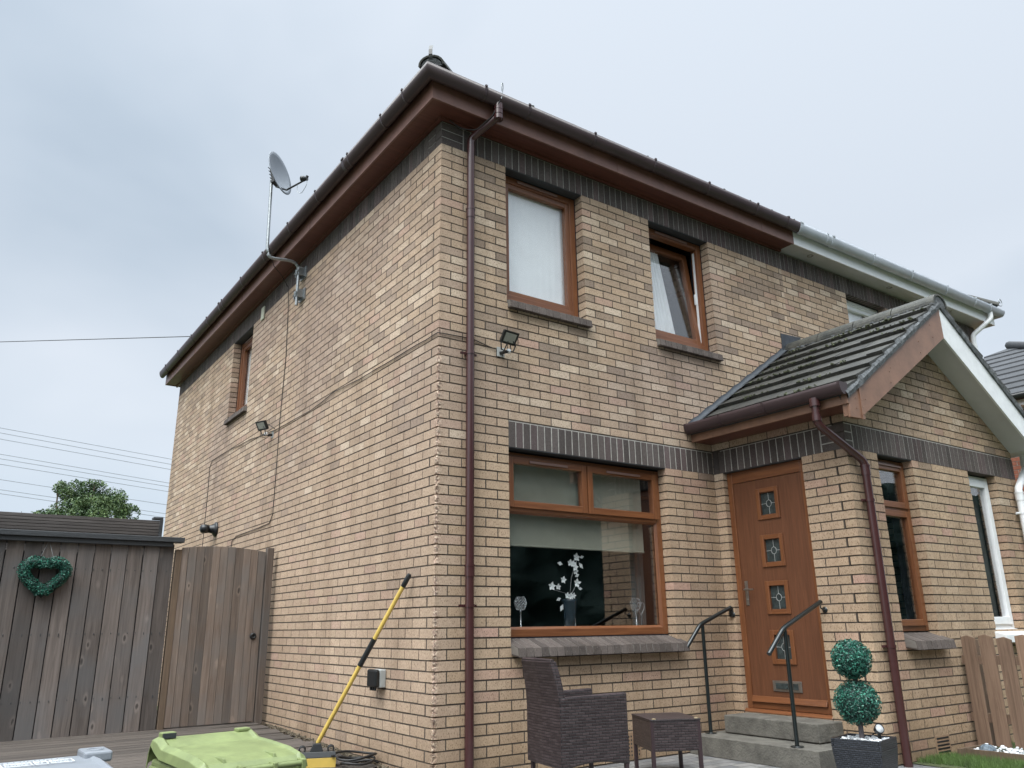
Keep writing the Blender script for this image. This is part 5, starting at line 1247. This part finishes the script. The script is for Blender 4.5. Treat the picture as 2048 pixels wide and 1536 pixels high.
# ------------------------------------------------------------------ satellite dish
sdh = thing('satellite_dish', 'grey satellite dish on a bent pole rising past the gutter', 'satellite dish')
mb = MB(); XPp = -.475
mb.tube(smooth_path([(-.075, 3.26, 4.70), (-.075, 3.26, 5.205), (-.16, 3.25, 5.245), (XPp+.02, 3.23, 5.20), (XPp, 3.24, 5.32), (XPp, 3.30, 6.27)], rr=.07), .0185, 12); mb.build('mast', [GALV], sdh)
for z in (5.12, 4.84):
    mb = MB(); mb.box(-.018, -.002, 3.17, 3.35, z-.07, z+.07); mb.box(-.095, -.018, 3.20, 3.215, z-.05, z+.05); mb.box(-.095, -.018, 3.305, 3.32, z-.05, z+.05); mb.tube([(-.10, 3.18, z), (-.10, 3.34, z)], .006, 6); mb.tube([(-.10, 3.18, z+.03), (-.05, 3.17, z+.03)], .006, 6); mb.box(-.102, -.05, 3.235, 3.285, z-.03, z+.03); mb.build('wall_bracket', [GALV], sdh)
dn = Vector((.60, -.76, .24)).normalized(); dc = Vector((XPp, 3.30, 6.30))+dn*.06
side = dn.cross(Vector((0, 0, 1))).normalized(); upv = side.cross(dn)
Rm = Matrix((side, upv, dn)).transposed().to_4x4(); MD = Matrix.Translation(dc) @ Rm
mb = MB(); mb.M = MD; n = 8; m_ = 36; vs = [(0, 0, 0)]
for i in range(1, n+1):
    for k in range(m_):
        a = 2*math.pi*k/m_; r = i/n; vs.append((.225*r*math.cos(a), .285*r*math.sin(a)-.0, .055*r*r))
fs = [(0, 1+k, 1+(k+1) % m_) for k in range(m_)]+[(1+(i-1)*m_+k, 1+i*m_+k, 1+i*m_+(k+1) % m_, 1+(i-1)*m_+(k+1) % m_) for i in range(1, n) for k in range(m_)]
mb.add(vs, fs, smooth=True); o = mb.build('dish', [DISHM], sdh); so_ = o.modifiers.new('t', 'SOLIDIFY'); so_.thickness = .006; so_.offset = -1
mb = MB(); mb.M = MD; mb.tube([(.225*math.cos(2*math.pi*k/36), .285*math.sin(2*math.pi*k/36), .055) for k in range(37)], .005, 6); mb.build('dish_rim', [DISHM], sdh)
mb = MB(); mb.M = MD
mb.box(-.04, .04, -.09, .09, -.05, -.008); mb.box(-.055, .055, -.12, -.09, -.06, -.01)
for k in range(4): mb.tube([(-.06, -.06+k*.05, -.05), (.07, -.06+k*.05, -.05)], .005, 6)
mb.build('dish_mount', [BLACKP], sdh)
mb = MB(); mb.M = MD; mb.tube([(0, -.16, -.03), (0, -.27, .10), (0, -.24, .36)], .011, 8); mb.build('feed_arm', [BLACKP], sdh)
mb = MB(); mb.M = MD; mb.lathe([(0, -.03), (.024, -.03), (.026, .01), (.034, .014), (.034, .05), (.02, .06), (0, .06)], (0, -.225, .36), 16, ax=(0, .45, -.9)); mb.tube([(0, -.24, .36), (0, -.20, .40)], .017, 8); mb.build('feed_head', [BLACKP], sdh)
mb = MB(); c1 = MD @ Vector((0, -.26, .25)); c2 = MD @ Vector((0, -.22, .39)); md = (c1+c2)/2+Vector((0, 0, -.14)); mb.tube(smooth_path([c1, c1+Vector((0, 0, -.10)), md+Vector((0, 0, -.03)), c2+Vector((0, 0, -.10)), c2], rr=.035), .0035, 6); mb.build('feed_cable', [GALV], sdh)

# ------------------------------------------------------------------ things behind the glass
BZ = 1.036
def candle(x, y, lab):
    t = thing('crystal_candle_holder', lab, 'candle holder', (x, y, BZ), 'crystal candle holders on the window board')
    mb = MB(); mb.lathe([(0, 0), (.04, 0), (.04, .006), (.007, .012), (.006, .13), (.014, .15), (0, .15)], n=16); mb.build('stem', [SILVER], t)
    mb = MB()
    for i in range(9):
        for k in range(12):
            z = .155+.012*i; r = .026+.022*math.sin(math.pi*(i+.7)/9.4); a = 2*math.pi*(k+.5*(i % 2))/12; mb.lathe([(0, -.006), (.0055, 0), (0, .006)], (r*math.cos(a), r*math.sin(a), z), 5, smooth=False)
    mb.build('crystal_bowl', [SILVER], t)
candle(.94, .24, 'crystal candle holder at the left end of the living room window'); candle(2.22, .24, 'crystal candle holder at the right end of the living room window')
vs_ = thing('vase', 'dark vase standing in the middle of the living room window', 'vase', (1.45, .235, BZ))
mb = MB(); mb.lathe([(0, 0), (.05, 0), (.052, .1), (.062, .22), (.066, .24), (.06, .24), (.056, .22), (0, .20)], n=24); mb.build('vase_body', [VASEM], vs_)
fl_ = thing('orchid_spray', 'spray of white artificial blooms rising from the dark vase', 'flowers', (1.45, .235, BZ+.2))
mb = MB(); mb.tube([(0, 0, -.1), (.01, 0, .1), (.03, 0, .22), (.10, 0, .38)], .003, 5); mb.tube([(0, 0, .0), (-.04, 0, .09), (-.18, .0, .12)], .003, 5); mb.tube([(0, 0, .05), (.08, 0, .16)], .003, 5); mb.build('flower_stem', [GALV], fl_)
mb = MB()
def bloom(c, s):
    for k in range(5):
        a = 2*math.pi*k/5+rnd(0, .4); d = Vector((math.cos(a), -.25, math.sin(a))); n_ = Vector((-.3, -1, .1)).normalized(); t_ = d.cross(n_).normalized(); c = Vector(c)
        mb.add([c, c+d*s*.5+t_*s*.32, c+d*s, c+d*s*.5-t_*s*.32], [(0, 1, 2, 3)])
for c, s in (((.09, 0, .395), .040), ((.02, 0, .345), .034), ((.045, -.01, .335), .036), ((.065, -.01, .31), .036), ((.075, 0, .275), .032), ((.08, -.01, .175), .042), ((-.07, -.01, .20), .034), ((-.19, 0, .145), .040), ((-.04, -.02, .07), .03), ((0, -.02, .065), .032), ((.03, -.02, .07), .028), ((-.12, 0, .14), .030)): bloom(c, s)
for c, d in (((.13, 0, .395), (.05, 0, .01)), ((.12, 0, .35), (.045, 0, -.05)), ((-.06, 0, .33), (-.06, 0, .012)), ((.07, 0, .23), (.05, 0, .02)), ((-.09, 0, .05), (-.05, 0, -.02)), ((-.07, 0, .0), (-.03, 0, -.06)), ((.10, 0, .13), (.05, 0, .0))):
    c = Vector(c); d = Vector(d); t_ = Vector((-d.z, 0, d.x))*.28; mb.add([c, c+d*.5+t_, c+d, c+d*.5-t_], [(0, 1, 2, 3)])
mb.build('bloom', [PETAL], fl_)
hb = thing('heart_ornament', 'thin wire heart ornament beside the right candle holder', 'ornament', (2.31, .27, BZ))
mb = MB(); mb.tube([(-.0, 0, 0), (0, 0, .11)], .003, 6); mb.tube([(.045*math.sin(t*.209)**3*1.0, 0, .17+.0042*(13*math.cos(t*.209)-5*math.cos(2*t*.209)-2*math.cos(3*t*.209)-math.cos(4*t*.209))) for t in range(31)], .005, 6); mb.box(-.03, .03, -.015, .015, 0, .006); mb.build('wire_heart', [GALV], hb)
jr = thing('glass_jar', 'pale frosted jar inside the narrow porch window', 'jar', (3.76, YP+.25, 1.035))
mb = MB(); mb.lathe([(0, 0), (.055, 0), (.062, .03), (.062, .11), (.05, .13), (.045, .12), (0, .12)], n=20); mb.build('jar_body', [P('frosted_jar', (.45, .55, .55), .3, bump=0)], jr)
mb = MB(); mb.M = MPF; mb.box(3.59, 4.17, .12, .34, 1.0, 1.033); mb.build('window_board', [WHITE], pw)

# ------------------------------------------------------------------ house further along the street (right edge)
fh = thing('brick_house', 'red brick house with grey tiled roof beyond the neighbour at the right edge', 'house')
fx0, fx1, fy0, fy1 = 12.35, 20, -1.5, 5.9
mb = MB(); bricks(mb, TR(fx0, 0, 0, R(-90)), -fy1, -fy0, -32, 33, 0, col=lambda p: mul((.30, .115, .075), rnd(.8, 1.25))); bricks(mb, TR(0, fy0, 0), fx0+.105, fx0+2.2, -32, 33, 0, col=lambda p: mul((.30, .115, .075), rnd(.8, 1.25)))
mb.mat = 1; mb.M = Matrix.Identity(4); mb.box(fx0+.006, fx1, fy0+.006, fy1, -.6, 4.9); mb.build('wall', [REDB, LMORTAR], fh)
mb = MB(); n = 10; e = .35; zt_ = 4.86; hf = (fy1-fy0)/2+e; ym = (fy0+fy1)/2; sl_ = math.tan(R(27.5))
for k in range(n):
    a0, a1 = k/n, (k+1)/n; o0, o1 = hf*a0, hf*a1; z0, z1 = zt_+o0*sl_+.03, zt_+o1*sl_; c = (random.random(), 0, 0)
    A = (fx0-e+o0, fx1, fy0-e+o0, fy1+e-o0); B = (fx0-e+o1, fx1, fy0-e+o1, fy1+e-o1)
    mb.add([(A[0], A[2], z0), (A[1], A[2], z0), (B[1], B[2], z1), (B[0], B[2], z1), (A[0], A[2], z0-.04), (A[1], A[2], z0-.04)], [(0, 1, 2, 3), (4, 5, 1, 0)], c)
    mb.add([(A[0], A[2], z0), (A[0], A[3], z0), (B[0], B[3], z1), (B[0], B[2], z1), (A[0], A[2], z0-.04), (A[0], A[3], z0-.04)], [(3, 2, 1, 0), (0, 1, 5, 4)], c)
mb.tube([(fx0-e, fy0-e, zt_+.06), (fx0-e+hf, ym, zt_+hf*sl_+.06)], .09, 8); mb.tube([(fx0-e+hf, ym, zt_+hf*sl_+.06), (fx1, ym, zt_+hf*sl_+.06)], .09, 8); mb.build('roof', [FTILE], fh)
mb = MB(); mb.box(fx0-e, fx1, fy0-e, fy0-e+.02, 4.65, 4.85); mb.box(fx0-e, fx0-e+.02, fy0-e+.02, fy1+e, 4.65, 4.85); mb.box(fx0-e+.02, fx1, fy0-e+.02, fy0, 4.66, 4.68); mb.box(fx0-e+.02, fx0, fy0, fy1, 4.66, 4.68); mb.build('fascia', [WHITE], fh)
mb = MB(); pr = [(o, z) for o, z in halfround(.06, z=4.84)]
mb.sweep([(o+.065+e, z) for o, z in pr], [(fx0, fy1+e, -1, 0), (fx0, fy0, -1, -1), (fx1, fy0, 0, -1)], closed=True, smooth=True); mb.build('gutter', [BLACKP], fh)

# ------------------------------------------------------------------ dark conifer belt across the street (mirrored in the panes)
mb = MB(); nx, nz = 240, 28; vs = []
for i in range(nx+1):
    for j in range(nz+1):
        x = -60+120*i/nx; z = -.6+10.2*j/nz; q = noise.noise(Vector((x*.5, z*.4, 0))); vs.append((x, -24+1.6*q+1.2*noise.noise(Vector((x*2, z*1.5, 4)))-.12*z, z*(1+.10*noise.noise(Vector((x*.7, 0, 2))))))
mb.add(vs, [(i*(nz+1)+j, (i+1)*(nz+1)+j, (i+1)*(nz+1)+j+1, i*(nz+1)+j+1) for i in range(nx) for j in range(nz)], smooth=True)
kind(mb.build('distant_trees', [LEAFC]), 'stuff')

# ------------------------------------------------------------------ tree, shrubs, wires
def tree(name, label, cat, base, blobs, n, ls, trunk, seed):
    random.seed(seed); t = thing(name, label, cat, base)
    mb = MB()
    for i in range(n):
        c, r = random.choices(blobs, [b[1][0]*b[1][2] for b in blobs])[0]
        d = Vector((random.gauss(0, 1), random.gauss(0, 1), random.gauss(0, 1))).normalized()*(random.random()**.38)
        p = Vector((c[0]+d.x*r[0], c[1]+d.y*r[1], c[2]+d.z*r[2])); q = noise.noise(p*2.4+Vector((seed, 0, 0)))
        if q < -.22: continue
        nr = Vector((rnd(-1, 1), rnd(-1, 1), rnd(-.3, 1))).normalized(); a = nr.cross(Vector((rnd(-1, 1), rnd(-1, 1), rnd(-1, 1)))).normalized(); b = nr.cross(a); s = ls*rnd(.6, 1.4)
        mb.mat = 0 if q+rnd(-.25, .25) < .12 else 1; mb.add([p-a*s, p-b*s*.5, p+a*s, p+b*s*.5], [(0, 1, 2, 3)])
    mb.build('crown', [TREEA, TREEB], t)
    mb = MB(); 
    for pts_, r in trunk: mb.tube(pts_, r, 8)
    mb.build('trunk', [BARK], t); return t
bl_ = [((0, 0, 4.0), (1.35, 1.3, .95)), ((-.55, 0, 5.1), (.55, .5, .38)), ((.15, .1, 5.25), (.45, .4, .30)), ((.75, 0, 4.95), (.5, .5, .38)), ((1.25, 0, 4.45), (.45, .4, .35)), ((-1.05, 0, 4.05), (.6, .5, .4)), ((-1.65, .2, 3.7), (.5, .4, .3)), ((.2, 0, 4.6), (1.0, .8, .45)), ((.9, 0, 3.7), (.7, .7, .5)), ((-.6, 0, 3.6), (.9, .8, .5))]
tree('garden_tree', 'broad leafy green tree rising beyond the fence and shed', 'tree', (.62, 25, .55), bl_, 42000, .04,
     [([(0, 0, -1.1), (.05, 0, 1.5), (0, 0, 3.2), (.1, 0, 4.6)], [.16, .13, .09, .03]), ([(0, 0, 2.4), (-.5, 0, 3.6), (-.9, 0, 4.5), (-.95, 0, 5.3)], [.08, .06, .03, .012]), ([(0, 0, 2.6), (.6, 0, 3.6), (1.2, 0, 4.6)], [.08, .05, .015]), ([(.05, 0, 3.4), (.1, 0, 4.6), (.15, 0, 5.4)], [.05, .03, .01])], 3)
for i, (x, h_, lab) in enumerate(((-1.05, 4.75, 'small wispy shrub at the left of the big tree, nearest to it'), (-1.3, 4.65, 'small wispy shrub farthest left above the shed'))):
    tree('shrub', lab, 'shrub', (x+.35*i, 25+i, 0), [((0, 0, h_-.55), (.42, .3, .55)), ((.12, 0, h_-.15), (.1, .1, .3)), ((-.2, 0, h_-.2), (.08, .1, .28))], 1500, .035, [([(0, 0, -.56), (0, 0, h_-.2)], [.05, .01]), ([(0, 0, h_-1), (-.2, 0, h_+.1)], [.02, .006])], 20+i)
random.seed(11)
W_ = [((-40, 60, 15.05+1.6), (30, 60, 15.0)), ]
def wire(zl, zr, lab):   # zl, zr: heights at x=-1.2 and x=10.1 in the plane y=60
    s = (zr-zl)/11.3; pts_ = [(x, 60, zl+s*(x+1.2)+.0006*((x-30)**2-31.2**2)*0) for x in (-60, -20, -1.2, 10, 40, 90)]
    mb = MB(); mb.tube(pts_, .022, 5); tag(mb.build('overhead_wire', [WIREM]), lab, 'overhead wire', 'overhead power lines')
for k, (a, b) in enumerate(((14.95, 13.96+.0), (14.60, 13.55), (14.17, 13.15), (13.12, 12.08), (12.80, 11.80), (12.42, 11.42), (11.37, 10.40), (10.68, 9.72), (10.41, 9.42))):
    wire(a, b, ('topmost', 'second highest', 'third highest', 'fourth highest', 'middle one', 'fourth lowest', 'third lowest', 'second lowest', 'lowest')[k]+' of the nine thin power lines left of the house')
mb = MB(); mb.tube([(-6.0, 15, 6.93+.0), (-2.75, 15, 7.10), (-.6, 9.6, 6.05), (-.25, 7.9, 5.62)][1:1]+[(-9, 22, 8.0), (-.25, 7.35, 5.56)], .007, 5); tag(mb.build('telephone_line', [CABLE]), 'single telephone line running from the eaves to the left', 'telephone line')
